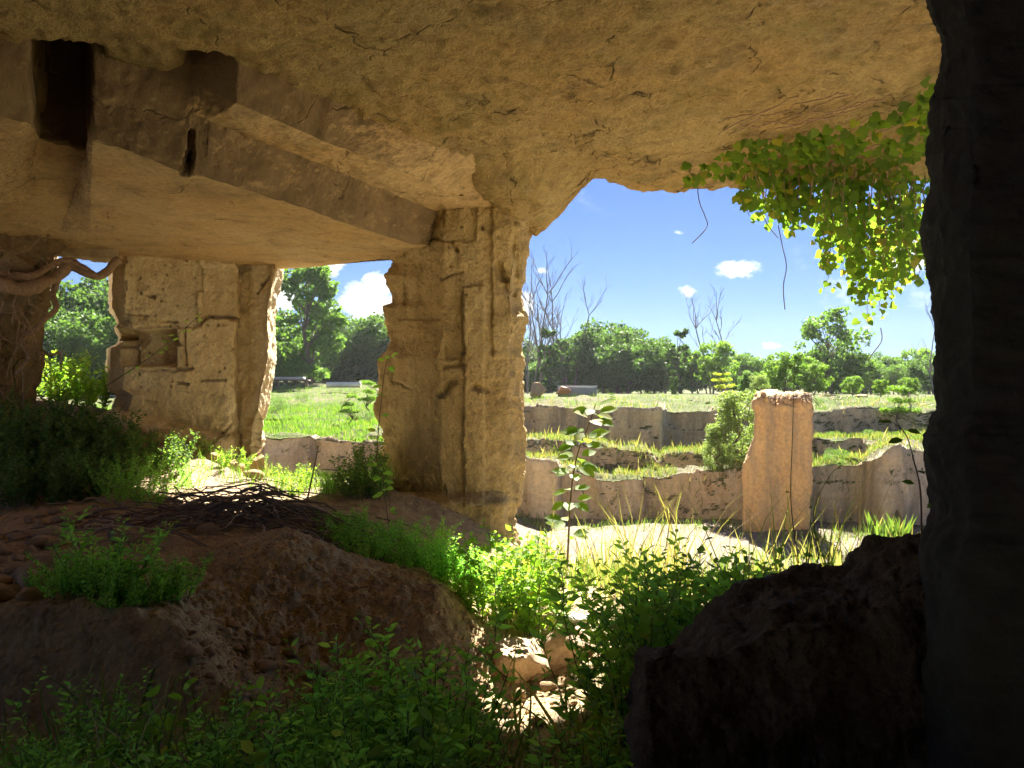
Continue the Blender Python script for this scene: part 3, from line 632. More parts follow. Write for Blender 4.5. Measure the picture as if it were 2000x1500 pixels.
# silhouette kinks finer than 50 px: refine rows
rk = []
vv = sorted(set([v for v in range(-900,-80,60)]+[a for a,_ in RWl]+list(range(-80,1551,25))))
for v in vv:
    e = si(RWl, v)
    rk.append([P(e+60,v,4.6), P(e+16,v,3.4), P(e+3,v,2.95), P(e,v,2.82), P(e+14,v,2.66), P(e+80,v,2.5), P(e+600,v,2.2), P(e+2600,v,1.6)])
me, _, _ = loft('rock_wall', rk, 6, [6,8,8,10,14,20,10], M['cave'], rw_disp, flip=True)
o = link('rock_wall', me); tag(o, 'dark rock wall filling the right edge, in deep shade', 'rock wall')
bk = []
prof = [ # u, brim v, top contour v, D front
 (1247,1500,1440),(1252,1330,1305),(1262,1290,1272),(1300,1278,1258),(1345,1282,1236),(1395,1285,1186),(1440,1268,1152),(1500,1236,1140),(1560,1240,1134),(1610,1250,1128),(1660,1255,1096),(1700,1250,1070),(1745,1225,1052),(1790,1210,1044),(1840,1200,1040),(1950,1190,1040),(2500,1190,1040)]
for i, (u, vb, vt) in enumerate(prof):
    D0 = 2.75 if i > 1 else 2.85; uu = u
    bk.append([P(uu+6,1900,D0), P(uu+2,1600,D0), P(uu,(vb+1500)/2+20 if vb<1480 else 1520,D0-.02), P(uu,vb,D0), P(uu,(vb*.55+vt*.45),D0+.22), P(uu+2,vt,D0+.75), P(uu+6,vt+60,D0+1.4), P(uu+14,vt+420,D0+1.9)])
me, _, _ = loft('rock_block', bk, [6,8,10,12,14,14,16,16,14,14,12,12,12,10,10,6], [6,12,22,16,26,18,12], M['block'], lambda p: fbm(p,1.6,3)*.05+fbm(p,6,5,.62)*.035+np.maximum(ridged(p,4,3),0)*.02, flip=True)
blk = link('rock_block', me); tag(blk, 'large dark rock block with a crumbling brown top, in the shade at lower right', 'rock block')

# ------------------------------------------------------------------ shell closing the cave behind; left side kept open to let fill light in
def shell(name, pts, z0, z1, label, sub=20):
    keys = [[(x,y,z0),(x,y,(z0+z1)/2),(x,y,z1)] for x,y in pts]
    me,_,_ = loft(name, keys, sub, 18, M['cave'], lambda p: fbm(p,.6,4)*.3+fbm(p,2.5,3)*.08)
    o = link(name, me); tag(o, label, kind='structure'); return o
shell('cave_wall', [(2.9,2.3),(4.2,.5),(4.5,-3),(2,-6.5),(-3,-7),(-9,-5.5),(-10.6,-3.5)], -3.2, 5.3, 'dark back wall of the cave')

# ------------------------------------------------------------------ orange stone stele outside
sk2 = []
for v, l_, r_, Dd in [(770,1480,1582,22.6),(780,1476,1586,22.3),(790,1475,1587,22.2),(815,1476,1586,22.15),(850,1474,1585,22.1),(870,1468,1584,22.1),(895,1458,1583,22.1),(910,1452,1582,22.1),(960,1450,1580,22.05),(1010,1450,1578,22.0),(1050,1448,1578,22)]:
    sk2.append([P(l_+12,v,24.3), P(l_+2,v,22.9), P(l_,v,Dd+.15), P(l_+5,v,Dd), P((l_+r_)/2,v,Dd-.05), P(r_-5,v,Dd), P(r_,v,Dd+.1), P(r_-2,v,23.0), P(r_-16,v,24.3)])
top = [tuple(np.array(P(1530,768,23.2))*.75+np.array(c)*.25) for c in sk2[0]]
sk2.insert(0, top)
me,_,_ = loft('stele', sk2, [4,4,6,10,14,10,12,10,16,16,10], [6,8,5,22,22,5,8,6], M['stele'], lambda p: fbm(p*np.array([1,1,.4]),1.4,4)*.07+fbm(p,6,4,.6)*.028+sstep(-.9,-.5,p[:,2])*fbm(p,3,4,.6)*.10, flip=False)
st = link('rock_stele', me); tag(st, 'free-standing orange limestone pillar left standing in the open quarry', 'rock pillar')
# crusty dark root mat on its top is part of it
def clump(name, c, r, n, mat, size, parent=None):
    pts = rng.normal(size=(n,3))*np.array(r)+np.array(c); return pts

# ------------------------------------------------------------------ tubes
def tube_np(paths, sides=5):
    """paths: list of (pts (n,3), radii (n,)) -> V, quads"""
    Vs, Fs, ofs = [], [], 0
    ang = np.arange(sides)/sides*2*np.pi
    for pts, rad in paths:
        pts = np.asarray(pts, float); rad = np.asarray(rad, float)*np.ones(len(pts))
        tg = np.gradient(pts, axis=0); tg /= np.linalg.norm(tg, axis=1, keepdims=True)+1e-9
        ref = np.where(np.abs(tg[:,2:3])>.9, np.array([[1,0,0]]), np.array([[0,0,1]]))
        a = np.cross(tg, ref); a /= np.linalg.norm(a, axis=1, keepdims=True)+1e-9; b = np.cross(tg, a)
        ring = pts[:,None,:] + rad[:,None,None]*(np.cos(ang)[None,:,None]*a[:,None,:]+np.sin(ang)[None,:,None]*b[:,None,:])
        n = len(pts); Vs.append(ring.reshape(-1,3))
        i = np.arange(n-1)[:,None]*sides; j = np.arange(sides)[None,:]; j2 = (j+1)%sides
        Fs.append((np.stack([i+j, i+j2, i+sides+j2, i+sides+j], -1).reshape(-1,4)+ofs)); ofs += n*sides
    return np.concatenate(Vs), np.concatenate(Fs)
def tubes(name, paths, mat, sides=5):
    V, f = tube_np(paths, sides); return mesh_np(name, V, f, mat)
def spline(ctrl, n):
    C = np.asarray(ctrl, float); return interp_keys(C, max(1, n//(len(C)-1)), True)

# ------------------------------------------------------------------ leaves
def tmpl(kind):
    if kind == 'quad': v = [(-.5,0,0),(.5,0,0),(.45,1,.1),(-.45,1,-.1)]; f = [(0,1,2),(0,2,3)]
    elif kind == 'lance':
        v = [(0,0,0),(-.17,.3,.05),(0,.35,0),(.17,.3,.05),(-.13,.65,.0),(0,.68,-.04),(.13,.65,.0),(0,1,-.14)]
        f = [(0,2,1),(0,3,2),(1,2,5),(1,5,4),(2,3,6),(2,6,5),(4,5,7),(5,6,7)]
    elif kind == 'oval':
        v = [(0,0,0),(-.28,.28,.06),(0,.32,0),(.28,.28,.06),(-.30,.62,.03),(0,.66,-.02),(.30,.62,.03),(0,1,-.08)]
        f = [(0,2,1),(0,3,2),(1,2,5),(1,5,4),(2,3,6),(2,6,5),(4,5,7),(5,6,7)]
    elif kind == 'heart':
        v = [(0,.08,0),(-.28,-.08,.05),(-.52,.16,.08),(-.5,.42,.07),(-.28,.7,.02),(0,1.0,-.1),(.28,.7,.02),(.5,.42,.07),(.52,.16,.08),(.28,-.08,.05),(0,.5,-.02)]
        f = [(10,i,i+1)[::-1] for i in range(1,9)]+[(10,1,0),(10,0,9)]
    elif kind == 'small':
        v = [(0,0,0),(-.3,.45,.06),(0,1,-.05),(.3,.45,.06)]; f = [(0,3,1),(1,3,2)]
    elif kind == 'blade':
        v = [(-.02,0,0),(.02,0,0),(.018,.35,.03),(-.018,.35,.03),(.012,.7,.14),(-.012,.7,.14),(0,1,.32)]
        f = [(0,1,2),(0,2,3),(3,2,4),(3,4,5),(5,4,6)]
    elif kind == 'blade3':
        v = [(-.0045,0,0),(.0045,0,0),(.005,.35,.03),(-.005,.35,.03),(.0035,.7,.16),(-.0035,.7,.16),(0,1,.40)]
        f = [(0,1,2),(0,2,3),(3,2,4),(3,4,5),(5,4,6)]
    elif kind == 'blade2':
        v = [(-.035,0,0),(.035,0,0),(.015,.6,.12),(0,1,.3)]; f = [(0,1,2),(0,2,3)]
    return np.array(v, float), np.array(f)
def leaves_np(kind, pos, ydir, up, size):
    v, f = tmpl(kind); y = ydir/(np.linalg.norm(ydir,axis=1,keepdims=True)+1e-9)
    x = np.cross(y, up); x /= np.linalg.norm(x,axis=1,keepdims=True)+1e-9; z = np.cross(x, y)
    s = np.asarray(size).reshape(-1,1,1)*np.ones((len(pos),1,1))
    V = pos[:,None,:]+s*(v[None,:,0:1]*x[:,None,:]+v[None,:,1:2]*y[:,None,:]+v[None,:,2:3]*z[:,None,:])
    Fc = f[None]+np.arange(len(pos))[:,None,None]*len(v)
    return V.reshape(-1,3), Fc.reshape(-1,3)
def leaves(name, kind, pos, ydir, up, size, mat):
    V, f = leaves_np(kind, pos, ydir, up, size); return mesh_np(name, V, f, mat, smooth=False)
def rdirs(n, g=rng): 
    d = g.normal(size=(n,3)); return d/np.linalg.norm(d,axis=1,keepdims=True)
leaf_mesh = {}
def one_leaf(kind, mat):
    k = (kind, mat.name)
    if k not in leaf_mesh:
        v, f = tmpl(kind); leaf_mesh[k] = mesh_np('leaf', v, f, mat, smooth=False)
    return leaf_mesh[k]
def leaf_matrix(pos, yd, up, s):
    y = Vector(yd).normalized(); x = y.cross(Vector(up)).normalized(); z = x.cross(y)
    m = Matrix((x*s, y*s, z*s)).transposed().to_4x4(); m.translation = Vector(pos); return m

# ------------------------------------------------------------------ weeds: upright stems with alternate leaves
def make_plant(name, seed, mat, stemmat, kind='lance', nst=9, h=.9, spread=.35, ls=.085, gap=.035, lean=.45, nparts=40, side=True, lab=None, cat='plant', group=None):
    g = np.random.default_rng(seed); paths = []; LP, LD, LU, LS_ = [], [], [], []
    def shoot(base, d, length, rad, lsz):
        n = max(5, int(length/.08)); pts = [base]; dd = d.copy()
        for i in range(n):
            dd = dd + g.normal(size=3)*.09 + np.array([0,0,.05]); dd /= np.linalg.norm(dd); pts.append(pts[-1]+dd*length/n)
        pts = np.array(pts); paths.append((pts, np.linspace(rad, rad*.35, len(pts))))
        m = int(length/gap); tt = np.linspace(.12, 1, m)
        for i, t in enumerate(tt):
            q = t*(len(pts)-1); i0 = min(int(q), len(pts)-2); pp_ = pts[i0]*(1-(q-i0))+pts[i0+1]*(q-i0); tg = pts[i0+1]-pts[i0]; tg /= np.linalg.norm(tg)+1e-9
            a = i*2.4+g.uniform(-.4,.4); sidev = np.array([math.cos(a), math.sin(a), 0]); ld = sidev*1.0+tg*g.uniform(.4,.9)+np.array([0,0,g.uniform(-.35,.15)])
            LP.append(pp_); LD.append(ld); LU.append(tg*.8+g.normal(size=3)*.75); LS_.append(lsz*g.uniform(.6,1.2)*(1.15-.5*t*t))
        return pts
    for k in range(nst):
        a = g.uniform(0, 6.283); rr = spread*math.sqrt(g.uniform(0,1)); b = np.array([math.cos(a)*rr*.5, math.sin(a)*rr*.5, -.03])
        d = np.array([math.cos(a)*lean*g.uniform(.1,1), math.sin(a)*lean*g.uniform(.1,1), 1.0]); d /= np.linalg.norm(d)
        ln = h*g.uniform(.6,1.05); pts = shoot(b, d, ln, .0055, ls)
        if side:
            for s in range(g.integers(3,7)):
                i0 = g.integers(len(pts)//4, len(pts)-1); a2 = g.uniform(0,6.283)
                shoot(pts[i0], np.array([math.cos(a2)*.9, math.sin(a2)*.9, .7])/1.34, ln*g.uniform(.18,.4), .003, ls*.7)
    LP, LD, LU, LS_ = map(np.array, (LP, LD, LU, LS_))
    root = empty(name)
    link('stem', tubes('stem', paths, stemmat, 4), root)
    order = np.argsort(-LS_); big = order[:nparts]; rest = order[nparts:]
    lm = one_leaf(kind, mat)
    for i in big:
        o = link('leaf', lm, root); o.matrix_basis = leaf_matrix(LP[i], LD[i], LU[i], float(LS_[i]))
    if len(rest):
        o = link('foliage', leaves('foliage', kind, LP[rest], LD[rest], LU[rest], LS_[rest], mat), root); tag(o, kind='stuff')
    tag(root, lab, cat, group)
    return root
def copy_thing(r, loc, rz, s=1.0, label=None, group=None):
    c = r.copy(); col.objects.link(c); c.location = loc; c.rotation_euler = (0,0,rz); c.scale = (s,s,s)
    if label: c['label'] = label
    if group: c['group'] = group
    for ch in r.children:
        d = ch.copy(); col.objects.link(d); d.parent = c
    return c
class Kind:
    """first use moves the original, later uses copy it"""
    def __init__(self, mk): self.r = mk; self.used = False
    def put(self, loc, rz, s, label, group=None):
        if not self.used:
            self.used = True; r = self.r; r.location = loc; r.rotation_euler = (0,0,rz); r.scale = (s,)*3; r['label'] = label
            if group: r['group'] = group
            elif 'group' in r: del r['group']
            return r
        c = copy_thing(self.r, loc, rz, s, label, group)
        if not group and 'group' in c: del c['group']
        return c

# ------------------------------------------------------------------ foreground and middle weeds
WEED = [Kind(make_plant('leafy_weed', 11+i, M['weed'], M['stem'], 'lance', nst=13, h=.95, spread=.42, ls=.118, gap=.032, lean=.6, nparts=50, lab='x')) for i in range(4)]
WEEDB = [Kind(make_plant('broad_leaf_weed', 21+i, M['weed2'], M['redstem'], 'oval', nst=7, h=.95, spread=.30, ls=.165, gap=.07, lean=.5, nparts=60, lab='x', side=False)) for i in range(2)]
WEEDY = [Kind(make_plant('leafy_weed', 31+i, M['weed2'], M['stem'], 'oval', nst=11, h=.95, spread=.36, ls=.10, gap=.045, lean=.6, nparts=40, lab='x')) for i in range(2)]
WEEDS = [Kind(make_plant('leafy_weed', 51+i, M['weed'], M['stem'], 'oval', nst=18, h=.6, spread=.55, ls=.072, gap=.022, lean=1.0, nparts=16, lab='x')) for i in range(2)]
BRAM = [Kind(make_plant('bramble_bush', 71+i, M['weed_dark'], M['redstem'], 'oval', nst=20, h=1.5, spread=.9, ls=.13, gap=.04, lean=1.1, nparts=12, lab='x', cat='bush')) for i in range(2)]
FEATH = [Kind(make_plant('feathery_bush', 81+i, M['weed'], M['stem'], 'small', nst=16, h=1.2, spread=.7, ls=.06, gap=.02, lean=.9, nparts=0, lab='x', cat='bush')) for i in range(1)]
ORD = ['first','second','third','fourth','fifth','sixth','seventh','eighth','ninth','tenth','eleventh','twelfth','thirteenth','fourteenth','fifteenth','sixteenth','seventeenth','eighteenth','nineteenth','twentieth','twenty-first','twenty-second']
def plants(kinds, spots, base_h, label, group, jit=.0, smin=.45, smax=1.5):
    for i, (u, D, vt) in enumerate(spots):
        b = gp(u, D); ht = (750-vt)/F*D - b.z; s = min(max(ht/base_h, smin), smax)
        lab = label[i] if isinstance(label, list) else label
        if len(spots) <= 22: lab = lab + ', ' + ORD[sorted(spots).index((u, D, vt))] + ' from the left'
        kinds[i % len(kinds)].put(b, random.uniform(0, 6.28), s, lab, group)
fg = []
tipu = [-60,0,100,200,300,400,500,600,650,700,800,850,900,950,1050,1100,1150,1200,1260]; tipv = [1400,1390,1340,1330,1370,1310,1350,1285,1250,1270,1235,1222,1310,1365,1375,1365,1320,1230,1190]
for u, D, dv in [(30,4.0,30),(205,4.3,-10),(385,4.3,-15),(540,4.2,10),(640,4.3,0),(715,4.3,0),(790,4.4,0),(835,4.35,0),
                 (-20,3.5,50),(80,3.5,80),(270,3.5,70),(350,3.4,100),(440,3.5,60),(530,3.4,80),(620,3.5,70),(700,3.5,70),(775,3.4,80),(850,3.5,90),(1090,3.3,100),(1190,3.5,110),
                 (20,2.9,110),(200,2.9,120),(380,2.9,130),(560,2.9,120),(740,2.9,140),(900,2.9,140),(1060,2.9,130),(1190,3.0,150)]:
    fg.append((u, D, float(np.interp(u, tipu, tipv))+dv))
for nm_, lo, hi in (('rear',3.95,9),('middle',3.25,3.95),('front',0,3.25)):
    plants(WEED[:2]+WEEDB[:1]+WEED[2:]+WEEDB[1:], [q for q in fg if lo <= q[1] < hi], .92, 'green weed in the %s row of the foreground strip' % nm_, 'leafy weeds across the foreground', smin=.5)
plants(WEED[:3]+WEEDY[:1], [(1245,5.7,1100),(1260,5.1,1085),(1310,5.4,1060),(1345,4.7,1075),(1390,5.0,1050),(1440,4.6,1080),(1490,4.9,1065),(1290,4.3,1160),(1560,4.8,1080),(1250,4.6,1200),(1350,5.8,1040),(1620,4.9,1090)], .95,
       'dark green weed behind the dark rock block', 'weeds behind the dark rock block')
plants(WEEDY, [(965,7.6,1030),(1005,7.9,1015),(1050,7.7,1060),(925,7.5,1130),(1095,8.2,1090),(1040,8.3,1030),(915,7.7,1150)], .95,
       'bright sunlit bush below the big pillar', 'sunlit weeds at the pillar foot')
plants(WEEDS, [(650,9.2,1030),(690,8.9,1060),(730,9.2,1050),(775,8.8,1080),(820,9.1,1060),(860,8.7,1085),(905,8.9,1060),(640,9.6,1000),(720,8.5,1080),(800,8.5,1100),(870,8.4,1110),(940,8.6,1080),(905,8.3,1120),(690,9.7,1010),(760,9.7,1030)], .6,
       'small-leaved low weed between soil mound and pillar', 'weeds on the bank below the pillar')
plants(WEED, [(670,9.0,1050),(745,8.9,1070),(835,8.8,1075),(880,8.9,1060),(930,8.5,1090),(790,9.4,1040),(850,9.6,1030),(700,9.4,1030),(905,8.2,1110),(865,8.2,1125)], .95,
       'taller leafy weed between soil mound and pillar', 'taller weeds below the pillar', smin=.5)
plants(WEEDS+WEED[:1], [(120,5.95,1100),(170,6.1,1060),(215,6.05,1045),(265,6.0,1080),(310,6.1,1095),(345,6.2,1120),(90,6.2,1110),(240,5.8,1110),(190,5.8,1120)], .62,
       'green weed on the dark left ledge', 'weeds on the left ledge')
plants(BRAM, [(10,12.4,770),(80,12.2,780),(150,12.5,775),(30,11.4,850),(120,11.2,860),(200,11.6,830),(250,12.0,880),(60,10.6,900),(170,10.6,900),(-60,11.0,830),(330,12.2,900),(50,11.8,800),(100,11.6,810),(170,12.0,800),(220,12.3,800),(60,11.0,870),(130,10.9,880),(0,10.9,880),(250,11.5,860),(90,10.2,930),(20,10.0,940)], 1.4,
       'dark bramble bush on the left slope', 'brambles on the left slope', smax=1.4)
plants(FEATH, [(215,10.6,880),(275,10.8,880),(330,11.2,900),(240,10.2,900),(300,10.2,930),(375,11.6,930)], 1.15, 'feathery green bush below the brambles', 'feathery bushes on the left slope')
plants(WEEDY, [(400,13.6,935),(435,13.2,940),(470,14.0,930),(505,14.4,925),(545,13.6,930),(600,13.4,900),(580,12.2,935)], .95, 'sunlit weed in the gap beside the niche wall', 'sunlit weeds in the left gap')
plants(WEED[:2]+BRAM[:1], [(655,12.6,925),(690,12.4,915),(725,12.9,890),(745,13.3,880),(640,12.0,945),(700,11.6,920),(735,11.8,900)], 1.0, 'green bramble against the left foot of the pillar', 'brambles left of the pillar')
plants(WEEDY, [(85,16.2,705),(125,16.0,675),(160,16.3,690),(195,16.0,710),(110,15.4,720)], .95, 'glowing bush in the small left opening', 'bright bush in the left opening', smax=2.0)

# ------------------------------------------------------------------ single shoots
def shoot(name, ctrl, rad, mat, lmat, kind, n, ls, label, cat, cluster=1, seed=3, droop=.2):
    g = np.random.default_rng(seed); pts = spline([P(*c) for c in ctrl], 24); root = empty(name, tuple(pts[0])); b = pts[0]
    link('stem', tubes('stem', [(pts-b, np.linspace(rad, rad*.4, len(pts)))], mat, 5), root)
    k = 0
    for t in np.linspace(.18, 1, n):
        i = min(int(t*(len(pts)-1)), len(pts)-2); tg = pts[i+1]-pts[i]; tg /= np.linalg.norm(tg)
        a = k*2.4+g.uniform(-.5,.5); k += 1
        for c in range(cluster):
            aa = a+(c-(cluster-1)/2)*.75; d = np.array([math.cos(aa), math.sin(aa)*.6, g.uniform(-.1,.5)-droop])
            o = link('leaf', one_leaf(kind, lmat), root); o.matrix_basis = leaf_matrix(pts[i]-b+d*ls*.35, d, (0,-.55,.8), ls*g.uniform(.75,1.15))
    tag(root, label, cat); return root
shoot('bramble_shoot', [(1108,1110,9.3),(1112,1020,9.3),(1118,940,9.3),(1130,880,9.3),(1150,830,9.25),(1163,790,9.2)], .014, M['redstem'], M['ivy'], 'oval', 13, .22, 'tall single bramble shoot with big bright leaves right of the pillar', 'bramble', cluster=4, seed=5)
shoot('thin_stem', [(1800,1060,3.0),(1798,960,3.05),(1785,900,3.1),(1770,850,3.1),(1745,825,3.1)], .004, M['redstem'], M['weed_dark'], 'oval', 7, .055, 'thin dark stem with drooping leaves beside the right rock wall', 'plant', seed=8)
shoot('bramble_shoot', [(725,1020,12.0),(735,900,12.0),(740,830,11.9),(752,720,11.9),(765,690,11.9)], .012, M['redstem'], M['weed'], 'oval', 12, .12, 'long thin shoot leaning up the left edge of the big pillar', 'bramble', cluster=2, seed=9)
shoot('bramble_shoot', [(760,1030,10.2),(750,960,10.2),(748,930,10.2),(735,905,10.2)], .006, M['redstem'], M['weed'], 'oval', 8, .12, 'short pale-leaved shoot in front of the pillar base', 'bramble', cluster=2, seed=19)
shoot('bramble_shoot', [(205,755,13.0),(290,700,13.0),(345,655,13.0),(395,612,13.0)], .010, M['stem'], M['weed'], 'small', 16, .12, 'thin green stem arching across the niche wall', 'plant', seed=12)
shoot('bare_stick', [(598,985,11.2),(610,930,11.2),(622,871,11.2)], .016, M['redstem'], M['weed_dark'], 'small', 2, .05, 'dark bare stick standing in the brushwood left of the pillar', 'stick', seed=2)
for i, (c, lab) in enumerate([([(1560,1100,4.2),(1545,980,4.2),(1548,850,4.2),(1552,700,4.2)],'long thin grass stalk crossing the orange stone pillar'),([(1600,1090,4.4),(1590,1000,4.4),(1620,930,4.4),(1650,905,4.4)],'thin grass stalk bending right of the orange stone pillar')]):
    shoot('grass_stalk', c, .0035, M['stem'], M['grass_dry'], 'small', 5, .03, lab, 'grass stalk', seed=i)

# ------------------------------------------------------------------ grass
def grass(name, area, n, h, mat, label, kind='blade', lean=.45, hj=.5):
    """area: list of (u0,u1,D0,D1,weight)"""
    g = rng; wts = np.array([a[4] for a in area], float); wts /= wts.sum(); idx = g.choice(len(area), n, p=wts)
    A = np.array([a[:4] for a in area]); a = A[idx]; u = g.uniform(a[:,0], a[:,1]); D = g.uniform(a[:,2], a[:,3])
    x = (u-1000)/F*D
    # tufts
    tx = np.round(x/.5)*.5+.0; jx = fbm(np.stack([x,D,D*0],1), 1.2, 3); keep = jx > -.25
    x, D = x[keep], D[keep]
    z = np.array([gz(float(a), float(b)) for a, b in zip(x, D)])
    pos = np.stack([x, D, z-.02], 1); d = rdirs(len(x)); d[:,2] = 0; d = d*lean*g.uniform(.2,1.3,size=(len(x),1)); d[:,2] = 1
    up = rdirs(len(x)); up[:,2] *= .2
    V, f = leaves_np(kind, pos, d, np.cross(d, np.cross(d, up)), h*g.uniform(1-hj, 1+hj, size=len(x)))
    o = link(name, mesh_np(name, V, f, mat, smooth=False)); tag(o, label, kind='stuff'); return o
grass('grass', [(1030,1260,8.6,13,3),(1240,1500,8.5,13,1.6),(1000,1100,9,11,.8)], 1700, .36, M['grass'], 'long bright grass on the bank in the opening', kind='blade')
grass('grass', [(-40,1230,3.3,5.2,1)], 900, .42, M['grass'], 'arching grass blades among the foreground weeds', lean=.9)
grass('dry_grass', [(0,1230,3.4,5.4,1)], 260, .55, M['grass_dry'], 'dry grass blades among the foreground weeds', lean=.8)
grass('dry_grass', [(1000,1460,23.9,24.6,1),(1000,1460,26,28,1),(1590,1830,22.8,28,1),(1000,1830,31,34,2)], 520, .36, M['grass_dry'], 'tall dry weeds along the edges of the quarry steps', kind='blade2', lean=.5)
grass('dry_grass', [(1040,1330,8.2,14,2),(1400,1800,9,14,1)], 700, .6, M['grass_dry'], 'dry pale grass on the bank in the opening', lean=.7)
grass('grass', [(1480,1800,3.9,5.2,2),(1380,1650,5.5,7.0,1)], 340, .92, M['grass'], 'long arching grass behind the dark rock block', kind='blade3', lean=.45)
grass('dry_grass', [(1180,1360,7.2,9,3),(1360,1700,5.5,8,2),(1040,1180,8,9.5,.6)], 110, 1.25, M['grass_dry'], 'tall thin dry grass stalks rising in the opening', kind='blade3', lean=.35, hj=.25)
grass('grass', [(1480,1800,3.1,3.5,1)], 60, .30, M['grass'], 'grass tufts rooted on top of the dark rock block', kind='blade3', lean=1.0)
grass('grass', [(1400,1830,10,14,2)], 900, .4, M['grass'], 'grass on the bank right of the opening', lean=.5)
grass('grass', [(1000,1460,21.8,23.6,3),(1580,1830,20.0,22.2,3),(1440,1600,20.8,21.8,1)], 1800, .2, M['grass'], 'grass and weeds at the foot of the lower quarry face', kind='blade2', lean=.3)
grass('reeds', [(1690,1770,19.6,20.6,3)], 200, .6, M['grass'], 'tall green reeds at the foot of the lower quarry face', kind='blade2', lean=.12)
grass('grass', [(1000,1460,24.5,27,3),(1585,1830,23.6,27,2),(1000,1460,26.6,30,1.6),(1590,1830,26.6,31,1.6)], 7000, .17, M['grass_dry'], 'dry grass on the lower quarry ledges', kind='blade2')
grass('grass', [(1000,1460,24.5,27,2),(1585,1830,23.6,27,2),(1000,1460,26.6,30,1.2),(1590,1830,26.6,31,1.6),(1000,1830,31.8,46,6)], 13000, .20, M['grass'], 'green grass on the quarry ledges', kind='blade2')
grass('grass', [(80,240,26.8,48,1),(500,770,26.8,48,3),(500,770,40,70,1.5)], 26000, .24, M['meadow'], 'green meadow behind the low quarry face at the left', kind='blade2')
grass('grass', [(500,740,18,25.6,3)], 2000, .2, M['grass'], 'grass on the open floor beyond the left gap', kind='blade2')
grass('grass', [(380,620,12.5,16,3),(620,760,11,13.5,1)], 1600, .26, M['grass'], 'sunlit grass in the left gap', kind='blade')

# ------------------------------------------------------------------ ivy hanging from the ceiling edge
ivy = empty('ivy', P(1700,350,12.5)); ib = np.array(ivy.location); g = np.random.default_rng(5)
iu = [1350,1400,1440,1470,1540,1590,1610,1640,1680,1700,1725,1750,1780,1815,1850]; iv = [362,392,378,420,440,430,480,560,600,640,630,550,530,600,600]
paths = []; LP=[]; LD=[]; LU=[]; LSz=[]
def add_leaf(p_, d, up, s): LP.append(p_); LD.append(d); LU.append(up); LSz.append(s)
for k in range(84):
    u0 = 1820-(g.uniform(0,1)**1.25)*370; vend = float(np.interp(u0, iu, iv))*1.0; ve = 365+(vend-365)*g.uniform(.45,1.1)
    D0 = g.uniform(11.0, 12.85); v0 = 750-3.2/D0*F; ve = max(ve, v0+25); n = max(4, int((ve-v0)/16)); cp = []
    uu = u0
    for i in range(n):
        uu += g.normal()*4.5; vv_ = v0+(ve-v0)*i/(n-1); cp.append(P(min(uu,1835), vv_, D0+g.normal()*.04+.0*i))
    cp = np.array(cp); paths.append((cp, np.linspace(.012,.004,len(cp))))
    m = int((ve-v0)/8)+2
    for i in range(m):
        t = i/(m-1)*(n-1); i0 = min(int(t), n-2); q = cp[i0]*(1-(t-i0))+cp[i0+1]*(t-i0); a = g.uniform(0,6.283)
        d = np.array([math.cos(a)*.8, math.sin(a)*.5-.1, -.75+g.normal()*.25]); add_leaf(q+d*.06+g.normal(size=3)*.05, d, np.array([g.normal()*.5,-1,g.normal()*.4+.3]), g.uniform(.075,.155))
# the part clinging to the ceiling
band = [(1340,335,40),(1400,318,60),(1450,290,70),(1500,292,75),(1560,285,80),(1620,270,90),(1690,262,110),(1760,240,130),(1815,205,160)]
for k in range(400):
    u = g.uniform(1338, 1830) if k%3 else g.uniform(1480,1830); vc = float(np.interp(u,[b[0] for b in band],[b[1] for b in band])); hh = float(np.interp(u,[b[0] for b in band],[b[2] for b in band]))
    v = vc+(g.beta(2,1.6)-.35)*hh; v = min(v, 372)
    D = min(3.22/((750-v)/F), 12.75)-abs(g.normal())*.14; q = np.array(P(u, v, D)); a = g.uniform(0,6.283)
    d = np.array([math.cos(a)*.7, math.sin(a)*.4-.15, -.7+g.normal()*.3]); add_leaf(q, d, np.array([g.normal()*.5,-1,g.normal()*.5]), g.uniform(.075,.155))
for k in range(30):   # thin pale stems creeping on the ceiling
    u = g.uniform(1480,1800); v = g.uniform(180,300); cp = []
    for i in range(8):
        cp.append(P(u, v, 3.24/((750-v)/F)-.03)); u -= g.uniform(8,26); v += g.normal()*5+7
        if v > 345: break
    if len(cp) > 2: paths.append((np.array(cp), .008))
for ctrl in [[(1770,240,11.6),(1740,300,11.9),(1722,350,12.2),(1715,420,12.4),(1700,490,12.4)],[(1800,200,10.6),(1735,280,11.6),(1725,380,12.3)]]:
    paths.append((spline([P(*c) for c in ctrl], 20), .055))
tend = [[(1362,362,12.7),(1366,395,12.7),(1378,425,12.7),(1380,445,12.7),(1352,475,12.7)],[(1520,440,12.5),(1528,480,12.5),(1536,520,12.5),(1530,560,12.5),(1533,605,12.5)],[(1720,640,12.5),(1722,665,12.5),(1705,690,12.5),(1695,705,12.5)],[(1480,400,12.5),(1500,440,12.5),(1520,465,12.5)]]
LP=np.array(LP)-ib; LD=np.array(LD); LU=np.array(LU); LSz=np.array(LSz)
link('stem', tubes('stem', [(np.asarray(a)-ib, b) for a, b in paths], M['vinebark'], 4), ivy)
for c in tend: link('tendril', tubes('tendril', [(spline([P(*q) for q in c], 16)-ib, .008)], M['redstem'], 4), ivy)
order = np.argsort(-LSz); lm = one_leaf('heart', M['ivy'])
for i in order[:290]:
    o = link('leaf', lm, ivy); o.matrix_basis = leaf_matrix(LP[i], LD[i], LU[i], float(LSz[i]))
rest = order[290:]
o = link('foliage', leaves('foliage', 'heart', LP[rest], LD[rest], LU[rest], LSz[rest], M['ivy']), ivy); tag(o, kind='stuff')
tag(ivy, 'green ivy creeping along the ceiling and hanging in the opening at upper right', 'ivy')

